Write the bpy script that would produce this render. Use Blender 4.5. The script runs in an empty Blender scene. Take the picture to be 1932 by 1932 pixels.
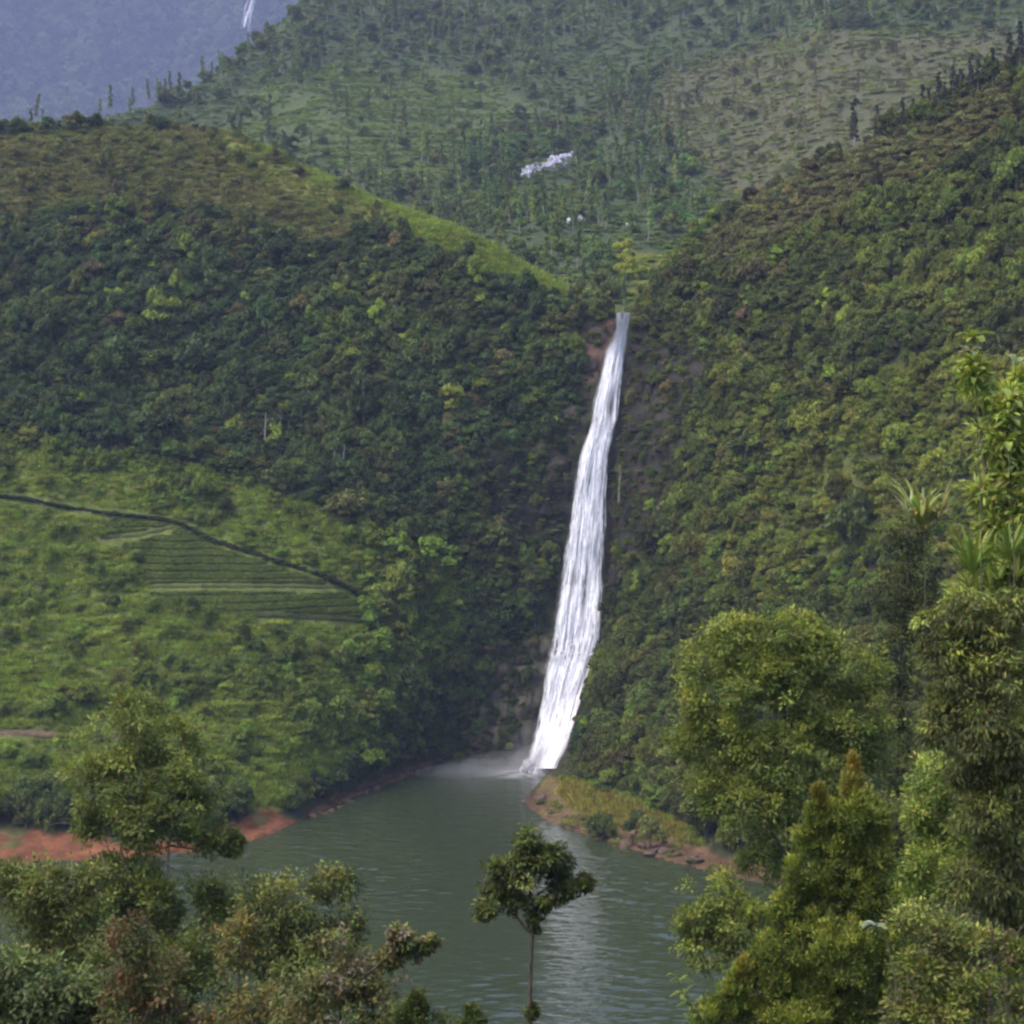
import bpy, math, random
import numpy as np
from mathutils import Vector
from mathutils.bvhtree import BVHTree

random.seed(7)
RNG = np.random.default_rng(7)
SC = bpy.context.scene
COL = SC.collection
R = math.radians

# ------------------------------------------------------------------ camera, sky, sun, exposure
CAM = np.array([0.0, 0.0, 60.0])
IMG, FOC, HORIZ = 1932.0, 3400.0, 870.0          # layout sketch: 1932 units across, focal length in the same units
PITCH = math.atan((IMG / 2 - HORIZ) / FOC)
cam_d = bpy.data.cameras.new('camera')
cam_d.sensor_width = 36.0
cam_d.lens = FOC / IMG * 36.0
cam_d.clip_start, cam_d.clip_end = 0.5, 20000
cam = bpy.data.objects.new('camera', cam_d)
COL.objects.link(cam)
cam.location = CAM
cam.rotation_euler = (math.pi / 2 - PITCH, 0, 0)
SC.camera = cam

SUN_EL, SUN_AZ = R(57), R(-114)                    # azimuth measured from +Y towards +X: high on the left
w = bpy.data.worlds.new('World'); SC.world = w; w.use_nodes = True
nt = w.node_tree
bg = nt.nodes['Background']
sky = nt.nodes.new('ShaderNodeTexSky'); sky.sky_type = 'NISHITA'; sky.sun_disc = False
sky.sun_elevation = SUN_EL; sky.sun_rotation = SUN_AZ
sky.air_density = 1.0; sky.dust_density = 8.0; sky.ozone_density = 1.0; sky.altitude = 1200
nt.links.new(sky.outputs[0], bg.inputs[0]); bg.inputs[1].default_value = 0.15
sun_d = bpy.data.lights.new('sun', 'SUN'); sun_d.energy = 0.95; sun_d.angle = R(50); sun_d.color = (1, .94, .82)
sun = bpy.data.objects.new('sun', sun_d); COL.objects.link(sun)
sd = Vector((math.sin(SUN_AZ) * math.cos(SUN_EL), math.cos(SUN_AZ) * math.cos(SUN_EL), math.sin(SUN_EL)))
sun.rotation_euler = (-sd).to_track_quat('-Z', 'Y').to_euler()
SC.view_settings.view_transform = 'Standard'; SC.view_settings.look = 'None'
SC.view_settings.gamma = 1.0; SC.view_settings.use_curve_mapping = False
SC.view_settings.exposure = 1.53
SC.cycles.volume_bounces = 0
SC.cycles.max_bounces = 4; SC.cycles.diffuse_bounces = 3; SC.cycles.glossy_bounces = 2; SC.cycles.transmission_bounces = 2
SC.cycles.use_adaptive_sampling = True; SC.cycles.adaptive_threshold = .03
SC.cycles.use_denoising = True
SC.cycles.filter_width = 2.5

# ------------------------------------------------------------------ layout helpers
cp_, sp_ = math.cos(PITCH), math.sin(PITCH)
def at(px, py, Y):
    """world point that the sketch position (px, py) has at ground distance Y"""
    px, py, Y = np.asarray(px, float), np.asarray(py, float), np.asarray(Y, float)
    a = (px - IMG / 2) / FOC; b = (IMG / 2 - py) / FOC
    dy = cp_ + b * sp_; dz = -sp_ + b * cp_
    t = Y / dy
    return np.stack(np.broadcast_arrays(a * t, Y, CAM[2] + dz * t), -1)
def on_lake(px, py):
    b = (IMG / 2 - py) / FOC
    dy = cp_ + b * sp_; dz = -sp_ + b * cp_
    return at(px, py, -CAM[2] / dz * dy)
def proj(P):
    P = np.asarray(P, float) - CAM
    f = P[..., 1] * cp_ - P[..., 2] * sp_
    u = P[..., 1] * sp_ + P[..., 2] * cp_
    f = np.where(np.abs(f) < 1e-3, 1e-3, f)
    return IMG / 2 + FOC * P[..., 0] / f, IMG / 2 - FOC * u / f
def hash2(i, j, s):
    n = (i.astype(np.int64) * 374761393 + j.astype(np.int64) * 668265263 + s * 2147483647) & 0x7fffffff
    n = ((n ^ (n >> 13)) * 1274126177) & 0x7fffffff
    return ((n ^ (n >> 16)) & 0xffff) / 65535.0
def vnoise(x, y, s=0):
    x, y = np.asarray(x, float), np.asarray(y, float)
    i, j = np.floor(x), np.floor(y); u, v = x - i, y - j
    u, v = u * u * (3 - 2 * u), v * v * (3 - 2 * v)
    a, b, c, d = hash2(i, j, s), hash2(i + 1, j, s), hash2(i, j + 1, s), hash2(i + 1, j + 1, s)
    return (a * (1 - u) + b * u) * (1 - v) + (c * (1 - u) + d * u) * v
def fbm(x, y, s=0, o=4):
    r, a, f, t = 0, 1.0, 1.0, 0
    for k in range(o):
        r = r + a * vnoise(np.asarray(x) * f, np.asarray(y) * f, s + k * 17); t += a; a *= .5; f *= 2.03
    return r / t
def inside(px, py, poly):
    res = np.zeros(np.shape(px), bool); n = len(poly)
    for k in range(n):
        x0, y0 = poly[k]; x1, y1 = poly[(k + 1) % n]
        if y0 == y1: continue
        c = ((y0 > py) != (y1 > py)) & (px < (x1 - x0) * (py - y0) / (y1 - y0) + x0)
        res ^= c
    return res
def smooth_(a):
    t = np.clip((a - .3) / .4, 0, 1); return t * t * (3 - 2 * t)
def norm(a):
    return a / np.maximum(np.linalg.norm(a, axis=-1, keepdims=True), 1e-9)

# ------------------------------------------------------------------ mesh helpers
def mesh_np(name, V, F, col=None, smooth=False, mats=(), midx=None):
    V = np.ascontiguousarray(V, np.float32).reshape(-1, 3); F = np.ascontiguousarray(F, np.int32)
    me = bpy.data.meshes.new(name)
    me.vertices.add(len(V)); me.vertices.foreach_set('co', V.ravel())
    n, k = F.shape
    me.loops.add(n * k); me.loops.foreach_set('vertex_index', F.ravel())
    me.polygons.add(n); me.polygons.foreach_set('loop_start', np.arange(0, n * k, k, dtype=np.int32))
    for m in mats: me.materials.append(m)
    if midx is not None: me.polygons.foreach_set('material_index', np.ascontiguousarray(midx, np.int32))
    me.polygons.foreach_set('use_smooth', np.full(n, smooth, bool))
    me.update(calc_edges=True)
    if col is not None:
        a = me.attributes.new('col', 'FLOAT_COLOR', 'POINT')
        c = np.ones((len(V), 4), np.float32); col = np.asarray(col, np.float32); c[:, :col.shape[-1]] = col
        a.data.foreach_set('color', c.ravel())
    me.validate()
    return me
def add(name, me, parent=None, label=None, cat=None, group=None, kind=None):
    o = bpy.data.objects.new(name, me); COL.objects.link(o)
    if parent is not None: o.parent = parent
    for k, v in (('label', label), ('category', cat), ('group', group), ('kind', kind)):
        if v: o[k] = v
    return o
def empty(name, loc, label, cat, group=None):
    o = add(name, None, None, label, cat, group)
    o.location = loc; o.empty_display_size = .5
    return o
class Geo:
    """collects quads (tris as degenerate-free quads are avoided: everything is quads)"""
    def __init__(s): s.V, s.F, s.C, s.n = [], [], [], 0
    def put(s, V, F, C=None):
        V = np.asarray(V, float).reshape(-1, 3); s.V.append(V); s.F.append(np.asarray(F) + s.n)
        s.C.append(np.broadcast_to(np.asarray(C if C is not None else (1, 1, 1), float), (len(V), 3))); s.n += len(V)
    def tube(s, path, rad, sides=7, C=None):
        path = np.asarray(path, float); n = len(path)
        rad = np.broadcast_to(np.asarray(rad, float), (n,))
        T = norm(np.gradient(path, axis=0))
        ref = np.where(np.abs(T[:, 2:3]) > .9, np.array([[1., 0, 0]]), np.array([[0, 0, 1.]]))
        A = norm(np.cross(T, ref)); B = np.cross(T, A)
        ang = np.linspace(0, 2 * np.pi, sides, endpoint=False)
        V = path[:, None] + rad[:, None, None] * (np.cos(ang)[None, :, None] * A[:, None] + np.sin(ang)[None, :, None] * B[:, None])
        F = []
        for i in range(n - 1):
            for k in range(sides):
                F.append((i * sides + k, i * sides + (k + 1) % sides, (i + 1) * sides + (k + 1) % sides, (i + 1) * sides + k))
        s.put(V, F, C)
    def mesh(s, name, mats, smooth=False):
        return mesh_np(name, np.concatenate(s.V), np.concatenate(s.F), np.concatenate(s.C), smooth, mats)
def leaf_quads(P, D, N, L, W, fold=.12):
    """one folded diamond leaf per row: P base, D long axis, N face normal"""
    D = norm(D); S = norm(np.cross(D, N)); N = np.cross(S, D)
    L = np.broadcast_to(L, (len(P),))[:, None]; W = np.broadcast_to(W, (len(P),))[:, None]
    mid = P + D * L * .45
    V = np.stack([P, mid + S * W * .5 + N * L * fold, P + D * L, mid - S * W * .5 + N * L * fold], 1)
    F = np.arange(len(P) * 4).reshape(-1, 4)
    return V.reshape(-1, 3), F
def rdir(n, rng=RNG):
    return norm(rng.normal(size=(n, 3)))

# ------------------------------------------------------------------ materials
def newmat(name):
    m = bpy.data.materials.new(name); m.use_nodes = True
    m.node_tree.nodes.clear()
    return m, m.node_tree.nodes, m.node_tree.links
def N(ns, t, **k):
    n = ns.new(t)
    for a, b in k.items(): setattr(n, a, b)
    return n
def mixcol(ns, ls, mode, fac, a, b):
    m = N(ns, 'ShaderNodeMix', data_type='RGBA', blend_type=mode)
    for s, v in ((m.inputs[0], fac), (m.inputs[6], a), (m.inputs[7], b)):
        if hasattr(v, 'links'): ls.new(v, s)
        elif isinstance(v, (int, float)): s.default_value = v
        else: s.default_value = (*v, 1)
    return m.outputs[2]
def leaf_mat(name, tinted, transl=.32, rough=.55):
    m, ns, ls = newmat(name)
    out = N(ns, 'ShaderNodeOutputMaterial')
    att = N(ns, 'ShaderNodeAttribute', attribute_name='col')
    c = att.outputs['Color']
    if tinted:
        ti = N(ns, 'ShaderNodeAttribute', attribute_name='tint', attribute_type='INSTANCER')
        c = mixcol(ns, ls, 'MULTIPLY', 1.0, c, ti.outputs['Color'])
    p = N(ns, 'ShaderNodeBsdfPrincipled'); ls.new(c, p.inputs['Base Color'])
    p.inputs['Roughness'].default_value = rough; p.inputs['Specular IOR Level'].default_value = .25
    t = N(ns, 'ShaderNodeBsdfTranslucent')
    c2 = mixcol(ns, ls, 'MULTIPLY', 1.0, c, (1.25, 1.3, .7)); ls.new(c2, t.inputs['Color'])
    mx = N(ns, 'ShaderNodeMixShader'); mx.inputs[0].default_value = transl
    ls.new(p.outputs[0], mx.inputs[1]); ls.new(t.outputs[0], mx.inputs[2]); ls.new(mx.outputs[0], out.inputs['Surface'])
    return m
M_TLEAF = leaf_mat('hillside_leaves', True)
M_LEAF = leaf_mat('leaves', False)
def bark_mat(name, c0, c1, scale=6):
    m, ns, ls = newmat(name)
    out = N(ns, 'ShaderNodeOutputMaterial'); p = N(ns, 'ShaderNodeBsdfPrincipled')
    tc = N(ns, 'ShaderNodeTexCoord'); mp = N(ns, 'ShaderNodeMapping'); mp.inputs['Scale'].default_value = (3, 3, .6)
    nz = N(ns, 'ShaderNodeTexNoise'); nz.inputs['Scale'].default_value = scale; nz.inputs['Detail'].default_value = 5
    ls.new(tc.outputs['Object'], mp.inputs[0]); ls.new(mp.outputs[0], nz.inputs['Vector'])
    rp = N(ns, 'ShaderNodeValToRGB'); rp.color_ramp.elements[0].position = .35; rp.color_ramp.elements[1].position = .7
    rp.color_ramp.elements[0].color = (*c0, 1); rp.color_ramp.elements[1].color = (*c1, 1)
    ls.new(nz.outputs[0], rp.inputs[0]); ls.new(rp.outputs[0], p.inputs['Base Color'])
    bp = N(ns, 'ShaderNodeBump'); bp.inputs['Strength'].default_value = .5; bp.inputs['Distance'].default_value = .03
    ls.new(nz.outputs[0], bp.inputs['Height']); ls.new(bp.outputs[0], p.inputs['Normal'])
    p.inputs['Roughness'].default_value = .85; ls.new(p.outputs[0], out.inputs['Surface'])
    return m
M_BARK = bark_mat('brown_bark', (.05, .035, .025), (.12, .095, .07))
M_PALE = bark_mat('pale_bark', (.16, .14, .11), (.36, .33, .28))
def ground_mat(name, scale=.6, bump=.5):
    """ground whose soil, rock or turf colour is stored on the mesh, broken up by noise"""
    m, ns, ls = newmat(name)
    out = N(ns, 'ShaderNodeOutputMaterial'); p = N(ns, 'ShaderNodeBsdfPrincipled')
    att = N(ns, 'ShaderNodeAttribute', attribute_name='col')
    tc = N(ns, 'ShaderNodeTexCoord')
    n1 = N(ns, 'ShaderNodeTexNoise'); n1.inputs['Scale'].default_value = scale; n1.inputs['Detail'].default_value = 9; n1.inputs['Roughness'].default_value = .65
    ls.new(tc.outputs['Object'], n1.inputs['Vector'])
    rp = N(ns, 'ShaderNodeValToRGB'); rp.color_ramp.elements[0].position = .3; rp.color_ramp.elements[1].position = .72
    rp.color_ramp.elements[0].color = (.5, .5, .5, 1); rp.color_ramp.elements[1].color = (1.35, 1.3, 1.25, 1)
    ls.new(n1.outputs[0], rp.inputs[0])
    c = mixcol(ns, ls, 'MULTIPLY', 1.0, att.outputs['Color'], rp.outputs[0]); ls.new(c, p.inputs['Base Color'])
    bp = N(ns, 'ShaderNodeBump'); bp.inputs['Strength'].default_value = bump; bp.inputs['Distance'].default_value = .6
    ls.new(n1.outputs[0], bp.inputs['Height']); ls.new(bp.outputs[0], p.inputs['Normal'])
    p.inputs['Roughness'].default_value = .95; p.inputs['Specular IOR Level'].default_value = .1
    ls.new(p.outputs[0], out.inputs['Surface'])
    return m
M_GROUND = ground_mat('hillside_ground')
M_FAR = ground_mat('mountain_ground', .06, 1.0)
M_ROCK = ground_mat('rock', 1.3, .8)
def water_mat():
    m, ns, ls = newmat('lake_water')
    out = N(ns, 'ShaderNodeOutputMaterial'); p = N(ns, 'ShaderNodeBsdfPrincipled')
    p.inputs['Base Color'].default_value = (.034, .045, .022, 1)
    p.inputs['Roughness'].default_value = .12; p.inputs['IOR'].default_value = 1.6
    tc = N(ns, 'ShaderNodeTexCoord')
    mp = N(ns, 'ShaderNodeMapping'); mp.inputs['Scale'].default_value = (.32, .75, 1); mp.inputs['Rotation'].default_value = (0, 0, R(8))
    ls.new(tc.outputs['Object'], mp.inputs[0])
    n1 = N(ns, 'ShaderNodeTexNoise'); n1.inputs['Scale'].default_value = 1.6; n1.inputs['Detail'].default_value = 2.5; n1.inputs['Roughness'].default_value = .5
    n2 = N(ns, 'ShaderNodeTexNoise'); n2.inputs['Scale'].default_value = .045; n2.inputs['Detail'].default_value = 3
    ls.new(mp.outputs[0], n1.inputs['Vector']); ls.new(mp.outputs[0], n2.inputs['Vector'])
    mr = N(ns, 'ShaderNodeMapRange'); mr.inputs[1].default_value = .35; mr.inputs[2].default_value = .65; mr.inputs[3].default_value = .12; mr.inputs[4].default_value = .34
    ls.new(n2.outputs[0], mr.inputs[0])
    bp = N(ns, 'ShaderNodeBump'); bp.inputs['Distance'].default_value = .6
    ls.new(mr.outputs[0], bp.inputs['Strength']); ls.new(n1.outputs[0], bp.inputs['Height']); ls.new(bp.outputs[0], p.inputs['Normal'])
    ls.new(p.outputs[0], out.inputs['Surface'])
    return m
M_WATER = water_mat()
def foam_mat(name, c0, c1, tr=.25):
    m, ns, ls = newmat(name)
    out = N(ns, 'ShaderNodeOutputMaterial'); p = N(ns, 'ShaderNodeBsdfPrincipled')
    tc = N(ns, 'ShaderNodeTexCoord'); mp = N(ns, 'ShaderNodeMapping'); mp.inputs['Scale'].default_value = (2.2, 1, .16)
    ls.new(tc.outputs['Object'], mp.inputs[0])
    n1 = N(ns, 'ShaderNodeTexNoise'); n1.inputs['Scale'].default_value = 1.0; n1.inputs['Detail'].default_value = 7; n1.inputs['Roughness'].default_value = .65
    ls.new(mp.outputs[0], n1.inputs['Vector'])
    rp = N(ns, 'ShaderNodeValToRGB'); rp.color_ramp.elements[0].position = .33; rp.color_ramp.elements[1].position = .6
    rp.color_ramp.elements[0].color = (*c0, 1); rp.color_ramp.elements[1].color = (*c1, 1)
    ls.new(n1.outputs[0], rp.inputs[0]); ls.new(rp.outputs[0], p.inputs['Base Color'])
    p.inputs['Roughness'].default_value = .6; p.inputs['Specular IOR Level'].default_value = .2
    bp = N(ns, 'ShaderNodeBump'); bp.inputs['Strength'].default_value = .5; bp.inputs['Distance'].default_value = .5
    ls.new(n1.outputs[0], bp.inputs['Height']); ls.new(bp.outputs[0], p.inputs['Normal'])
    t = N(ns, 'ShaderNodeBsdfTranslucent'); ls.new(rp.outputs[0], t.inputs['Color'])
    mx = N(ns, 'ShaderNodeMixShader'); mx.inputs[0].default_value = tr
    ls.new(p.outputs[0], mx.inputs[1]); ls.new(t.outputs[0], mx.inputs[2]); ls.new(mx.outputs[0], out.inputs['Surface'])
    return m
M_FALL = foam_mat('white_water', (.62, .61, .68), (.9, .89, .93))
M_FALLB = foam_mat('thin_water', (.30, .29, .36), (.66, .65, .74))

# ------------------------------------------------------------------ terrain sheets
def crspline(P, counts):
    """Catmull-Rom through P along axis 0, counts[i] samples in span i"""
    n = len(P); out = []
    for i in range(n - 1):
        p0, p1, p2, p3 = P[max(i - 1, 0)], P[i], P[i + 1], P[min(i + 2, n - 1)]
        m = counts[i]
        for k in range(m + (1 if i == n - 2 else 0)):
            t = k / m
            m1, m2 = (p2 - p0) * .4, (p3 - p1) * .4
            h = 2 * t ** 3 - 3 * t ** 2
            out.append(p1 * (1 + h) + m1 * (t ** 3 - 2 * t * t + t) + p2 * (-h) + m2 * (t ** 3 - t * t))
    return np.array(out)
def grid_faces(r, c):
    i = np.arange((r - 1) * c).reshape(r - 1, c)[:, :-1].ravel()
    return np.stack([i, i + 1, i + 1 + c, i + c], 1)

S = [(-600,1700),(-250,1660),(0,1630),(200,1622),(430,1598),(535,1562),(690,1495),(820,1448),(910,1440),(985,1444),(1052,1449),(992,1508),(1060,1560),(1290,1630),(1450,1670),(1650,1720),(1900,1800),(2200,1900),(2700,2100)]
Bk = [(-600,1600,262),(-250,1580,270),(0,1535,283),(200,1550,282),(440,1500,294),(560,1508,304),(690,1460,331),(820,1420,356),(910,1400,358),(992,1380,358),(1068,1380,357),(1060,1462,328),(1120,1500,305),(1310,1570,278),(1470,1620,263),(1670,1660,246),(1900,1730,226),(2200,1830,205),(2700,2000,175)]
A = [(-600,1300,305),(-250,1290,310),(0,1270,316),(200,1270,318),(420,1260,324),(560,1250,332),(700,1240,345),(840,1230,360),(950,1210,363),(1026,1240,361),(1125,1240,360),(1150,1240,352),(1200,1260,335),(1330,1280,312),(1470,1300,295),(1660,1330,272),(1900,1360,250),(2200,1400,225),(2700,1480,195)]
Md = [(-600,960,350),(-250,940,355),(0,920,362),(200,900,366),(420,930,366),(560,950,364),(700,960,364),(850,950,367),(970,940,368),(1078,930,368),(1150,930,367),(1180,930,362),(1250,940,350),(1360,950,333),(1480,960,318),(1660,970,296),(1900,980,272),(2200,1000,245),(2700,1020,210)]
H = [(-600,580,405),(-250,560,410),(0,560,412),(200,560,412),(420,580,408),(560,600,402),(700,650,393),(850,690,386),(990,720,380),(1128,710,374),(1176,710,374),(1200,705,372),(1270,700,366),(1370,680,354),(1480,650,342),(1660,620,322),(1900,580,300),(2200,560,270),(2700,500,235)]
Rg = [(-600,330,450),(-250,290,458),(0,262,464),(200,242,466),(420,252,460),(560,312,446),(700,374,430),(850,428,412),(1000,505,398),(1154,593,384),(1196,592,384),(1217,585,382),(1290,492,384),(1390,405,378),(1500,345,372),(1680,265,358),(1900,155,345),(2200,40,325),(2700,-100,300)]
wS = np.array([on_lake(*p) for p in S])
wU = wS + (0, -16, 0); wU[:, 2] = -5
wB, wA, wM, wH, wR = [np.array([at(*p) for p in L]) for L in (Bk, A, Md, H, Rg)]
wK = wR + (0, 45, 0); wK[:, 2] -= 16
wK2 = wR + (0, 130, 0); wK2[:, 2] -= 60
for i in (8, 9, 10, 11, 12):
    wK[i] = wR[i] + np.array((0, 26, [-10, .6, .6, -1, -6][i - 8])); wK2[i] = wR[i] + np.array((0, 80, [-25, 3, 3, 2, -8][i - 8]))
NET = np.array([wU, wS, wB, wA, wM, wH, wR, wK, wK2])
ccnt = [12, 14, 16, 18, 18, 18, 20, 20, 20, 14, 12, 16, 20, 18, 18, 16, 14, 12]
rcnt = [6, 12, 26, 28, 28, 28, 10, 6]
G = crspline(NET, rcnt)
G = np.swapaxes(crspline(np.swapaxes(G, 0, 1), ccnt), 0, 1)
rr, cc, _ = G.shape
px0, py0 = proj(G)
rows = np.arange(rr)
dryrow = np.clip((rows - 6 - 2) / 14, 0, 1)[:, None]
nx = fbm(G[..., 0] / 26, G[..., 2] / 20 + G[..., 1] / 60, 3, 5) - .5
nf = fbm(G[..., 0] / 5, G[..., 2] / 5 + G[..., 1] / 9, 9, 4) - .5
nearfall = np.exp(-((px0 - np.interp(py0, [590, 930, 1240, 1450], [1175, 1112, 1080, 1020])) / 75) ** 2) * (py0 > 585)
G[..., 1] -= (nx * 9 * (1 - .7 * nearfall) + nf * 2.2) * dryrow
G[..., 2] += nf * 1.2 * dryrow * (1 - nearfall)
shore_w = ((rows >= 5) & (rows <= 9))[:, None]
G[..., 1] += (fbm(G[..., 0] / 7, G[..., 1] / 7, 31, 3) - .5) * 3.0 * shore_w
# cliff bands near the fall: blocky ledges
ledge = (np.abs(((G[..., 2] + 5 * fbm(G[..., 0] / 8, G[..., 2] / 8, 5)) / 6.5) % 1 - .5) - .25) * 3.0 + (np.abs(fbm(G[..., 0] / 3.2, G[..., 2] / 9, 55, 4) - .5) * 2 - .3) * 3.2 * (1 - .6 * nearfall)
cliffz = inside(px0, py0, [(900,820),(1060,700),(1090,600),(1200,600),(1330,650),(1340,900),(1250,1080),(1180,1200),(1140,1300),(1100,1450),(850,1450),(880,1300),(930,1150)])
G[..., 1] -= ledge * cliffz * dryrow
PX, PY = proj(G)

RLIGHT = [(1400,960),(1520,830),(1690,690),(1850,680),(2100,780),(2100,1010),(1700,1030),(1560,1080),(1450,1090)]
ROCKP = [
    [(1085,640),(1150,600),(1160,610),(1150,650),(1130,700),(1112,780),(1090,850),(1060,830),(1075,760),(1085,700)],
    [(1178,640),(1300,630),(1335,700),(1300,830),(1280,960),(1210,1040),(1180,1190),(1140,1190),(1145,940),(1160,800)],
    [(930,860),(1070,840),(1085,900),(1060,1040),(1030,1080),(960,1050),(915,960)],
    [(905,1330),(950,1230),(1030,1190),(1040,1230),(1010,1330),(990,1444),(850,1444),(820,1440),(870,1400)],
    [(1100,1220),(1145,1200),(1140,1240),(1090,1350),(1075,1400),(1060,1380)],
]
TEA = [(185,985),(330,985),(420,1040),(560,1085),(680,1140),(690,1178),(450,1170),(285,1140),(250,1060)]
LIGHT = [(-700,800),(0,820),(110,860),(300,880),(480,910),(560,960),(700,1010),(850,1060),(900,1120),(880,1200),(820,1330),(700,1420),(600,1470),(450,1500),(-700,1560)]
BRIGHT = [(-700,1210),(0,1235),(90,1260),(150,1310),(0,1330),(-700,1330)]
GRASSY = [(440,1490),(500,1450),(580,1430),(640,1440),(600,1490),(540,1530),(480,1545)]
DRY = [(1000,1500),(1040,1465),(1100,1480),(1200,1510),(1290,1560),(1330,1600),(1290,1640),(1130,1600),(1010,1540)]
BROWNTOP = [(-700,300),(0,255),(200,235),(430,245),(560,310),(760,420),(640,480),(420,420),(200,400),(0,420),(-700,450)]
RIDGEGRASS = [(400,235),(450,245),(560,305),(700,368),(850,420),(1000,498),(1130,570),(1150,592),(1100,600),(960,550),(830,492),(690,440),(540,372),(440,312)]
RBROWN = [(1330,460),(1400,395),(1500,340),(1690,255),(1800,205),(1900,150),(1932,260),(1760,330),(1640,400),(1500,450),(1350,520)]
def zones(px, py, x, y, z):
    j = (fbm(x / 6, z / 6 + y / 12, 21, 3) - .5) * 60
    jx, jy = px + j, py + (fbm(x / 7, z / 5 + y / 9, 44, 3) - .5) * 46
    rock = np.zeros(px.shape, bool)
    for p in ROCKP: rock |= inside(px + j * .45, py + j * .3, p)
    zd = dict(rock=rock, tea=inside(px, py, TEA), light=inside(jx, jy, LIGHT), bright=inside(jx, jy, BRIGHT), grassy=inside(px + j * .3, py, GRASSY),
              dry=inside(px + j * .3, py + j * .2, DRY), brown=inside(jx, jy, BROWNTOP), ridge=inside(px + j * .2, py + j * .15, RIDGEGRASS), rbrown=inside(jx, jy, RBROWN), rlight=inside(jx, jy, RLIGHT))
    return zd
zd = zones(PX, PY, G[..., 0], G[..., 1], G[..., 2])
gc = np.empty(G.shape); gc[:] = (.045, .05, .024)
def setc(mask, c): gc[mask] = c
setc(zd['rlight'], (.095, .11, .034)); setc(zd['light'], (.115, .14, .036)); setc(zd['brown'], (.085, .088, .036)); setc(zd['rbrown'], (.06, .056, .035))
setc(zd['tea'], (.10, .125, .034)); setc(zd['bright'], (.09, .12, .025)); setc(zd['grassy'], (.17, .19, .04)); setc(zd['ridge'], (.14, .165, .042)); setc(zd['dry'], (.13, .10, .045))
rk = fbm(G[..., 0] / 5, G[..., 2] / 5, 77, 4)
rockc = np.array((.034, .032, .025)) * (.5 + rk[..., None]) + np.array((.04, .024, .017)) * np.clip(fbm(G[..., 0] / 9, G[..., 2] / 7, 91, 3) - .5, 0, 1)[..., None] * 2.5
gc[zd['rock']] = rockc[zd['rock']]
redtop = inside(PX, PY, ROCKP[0]) & (PY < 720); gc[redtop] = rockc[redtop] * (1.5, 1.2, 1.15) + (.018, .008, .007)
slab = inside(PX, PY, ROCKP[3]); gc[slab] = rockc[slab] * (1.2, 1.3, 1.2) + (.034, .030, .022)
# red laterite along the water
hz = G[..., 2] + (fbm(G[..., 0] / 4, G[..., 1] / 4, 12, 3) - .5) * 2.2
lim = np.interp(PX, [-300, 0, 120, 260, 430, 500, 560, 650, 720, 800, 1000, 1080, 1200, 1330, 1500], [3.2, 2.9, 2.4, 1.0, 2.4, 3.0, .6, .8, .8, .3, .5, .5, .5, 1.0, 1.0])
red = (hz < lim) & ~((PX > 815) & (PX < 1056) & (PY < 1460))
rcol = np.array((.18, .075, .038)) * (.35 + 1.15 * fbm(G[..., 0] / 2.2, G[..., 2] / .7, 15, 4))[..., None]
rcol = np.where((PX > 560)[..., None], rcol * (.62, .9, 1.05), rcol)
gc[red] = rcol[red]
moss = red & (fbm(G[..., 0] / 4, G[..., 1] / 4, 88, 3) > .56) & (G[..., 2] > 1.0); gc[moss] = (.10, .095, .035)
HILL = mesh_np('hillside', G.reshape(-1, 3), grid_faces(rr, cc), gc.reshape(-1, 3), True, [M_GROUND])
add('hillside', HILL, None, 'steep green valley sides around the waterfall and the lake', 'hillside', None, 'structure')
bvh = BVHTree.FromPolygons([tuple(v) for v in G.reshape(-1, 3)], [tuple(map(int, f)) for f in grid_faces(rr, cc)])

# far hillside above the falls
FC = [(-900,300,620,240,760),(-300,310,640,246,760),(0,320,640,242,740),(130,330,640,240,740),(240,345,640,222,760),(340,370,640,190,790),(420,400,620,142,820),(490,430,600,88,860),(580,460,580,14,900),(700,500,540,-14,950),
      (850,540,480,-16,980),(1000,585,430,-16,980),(1150,615,402,-16,960),(1260,605,405,-14,940),(1400,590,430,-20,900),(1600,560,450,-110,860),(1900,520,470,-140,820),(2300,450,480,-170,780),(2800,400,500,-200,760)]
fr = np.linspace(0, 1, 6)
FN = []
for t in fr:
    FN.append([at(c[0], c[1] + (c[3] - c[1]) * t, c[2] + (c[4] - c[2]) * (t ** 1.15)) for c in FC])
FN = np.array(FN)
back = FN[-1] + (0, 120, -30); back2 = FN[-1] + (0, 420, -190); front = FN[0] + (0, -25, -22)
FN = np.concatenate([front[None], FN, back[None], back2[None]])
F_ = crspline(FN, [4] + [26] * 5 + [6, 6]); F_ = np.swapaxes(crspline(np.swapaxes(F_, 0, 1), [10] * 3 + [12] * 12 + [12] * 3), 0, 1)
fm = (np.clip((np.arange(F_.shape[0]) - 4) / 20, 0, 1) * np.interp(np.arange(F_.shape[0]), [0, 90, 125, 150], [1, 1, .2, .2]))[:, None]
F_[..., 2] += (fbm(F_[..., 0] / 75, F_[..., 1] / 75, 51, 5) - .5) * 22 * fm
F_[..., 2] += (fbm(F_[..., 0] / 14, F_[..., 1] / 14, 58, 3) - .5) * 4 * fm
FPX, FPY = proj(F_)
FTEA = [(420,250),(480,190),(560,170),(640,120),(860,130),(1000,190),(1000,260),(880,300),(820,350),(700,350),(600,300),(480,280)]
FBROWN = [(1250,150),(1500,60),(1932,60),(1932,200),(1700,280),(1500,360),(1380,420),(1340,330),(1230,230)]
FDARK = [(820,300),(960,270),(1100,300),(1280,250),(1310,400),(1280,520),(1060,540),(900,440)]
FYEL = [(1180,480),(1290,470),(1320,510),(1250,590),(1170,575)]
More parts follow.
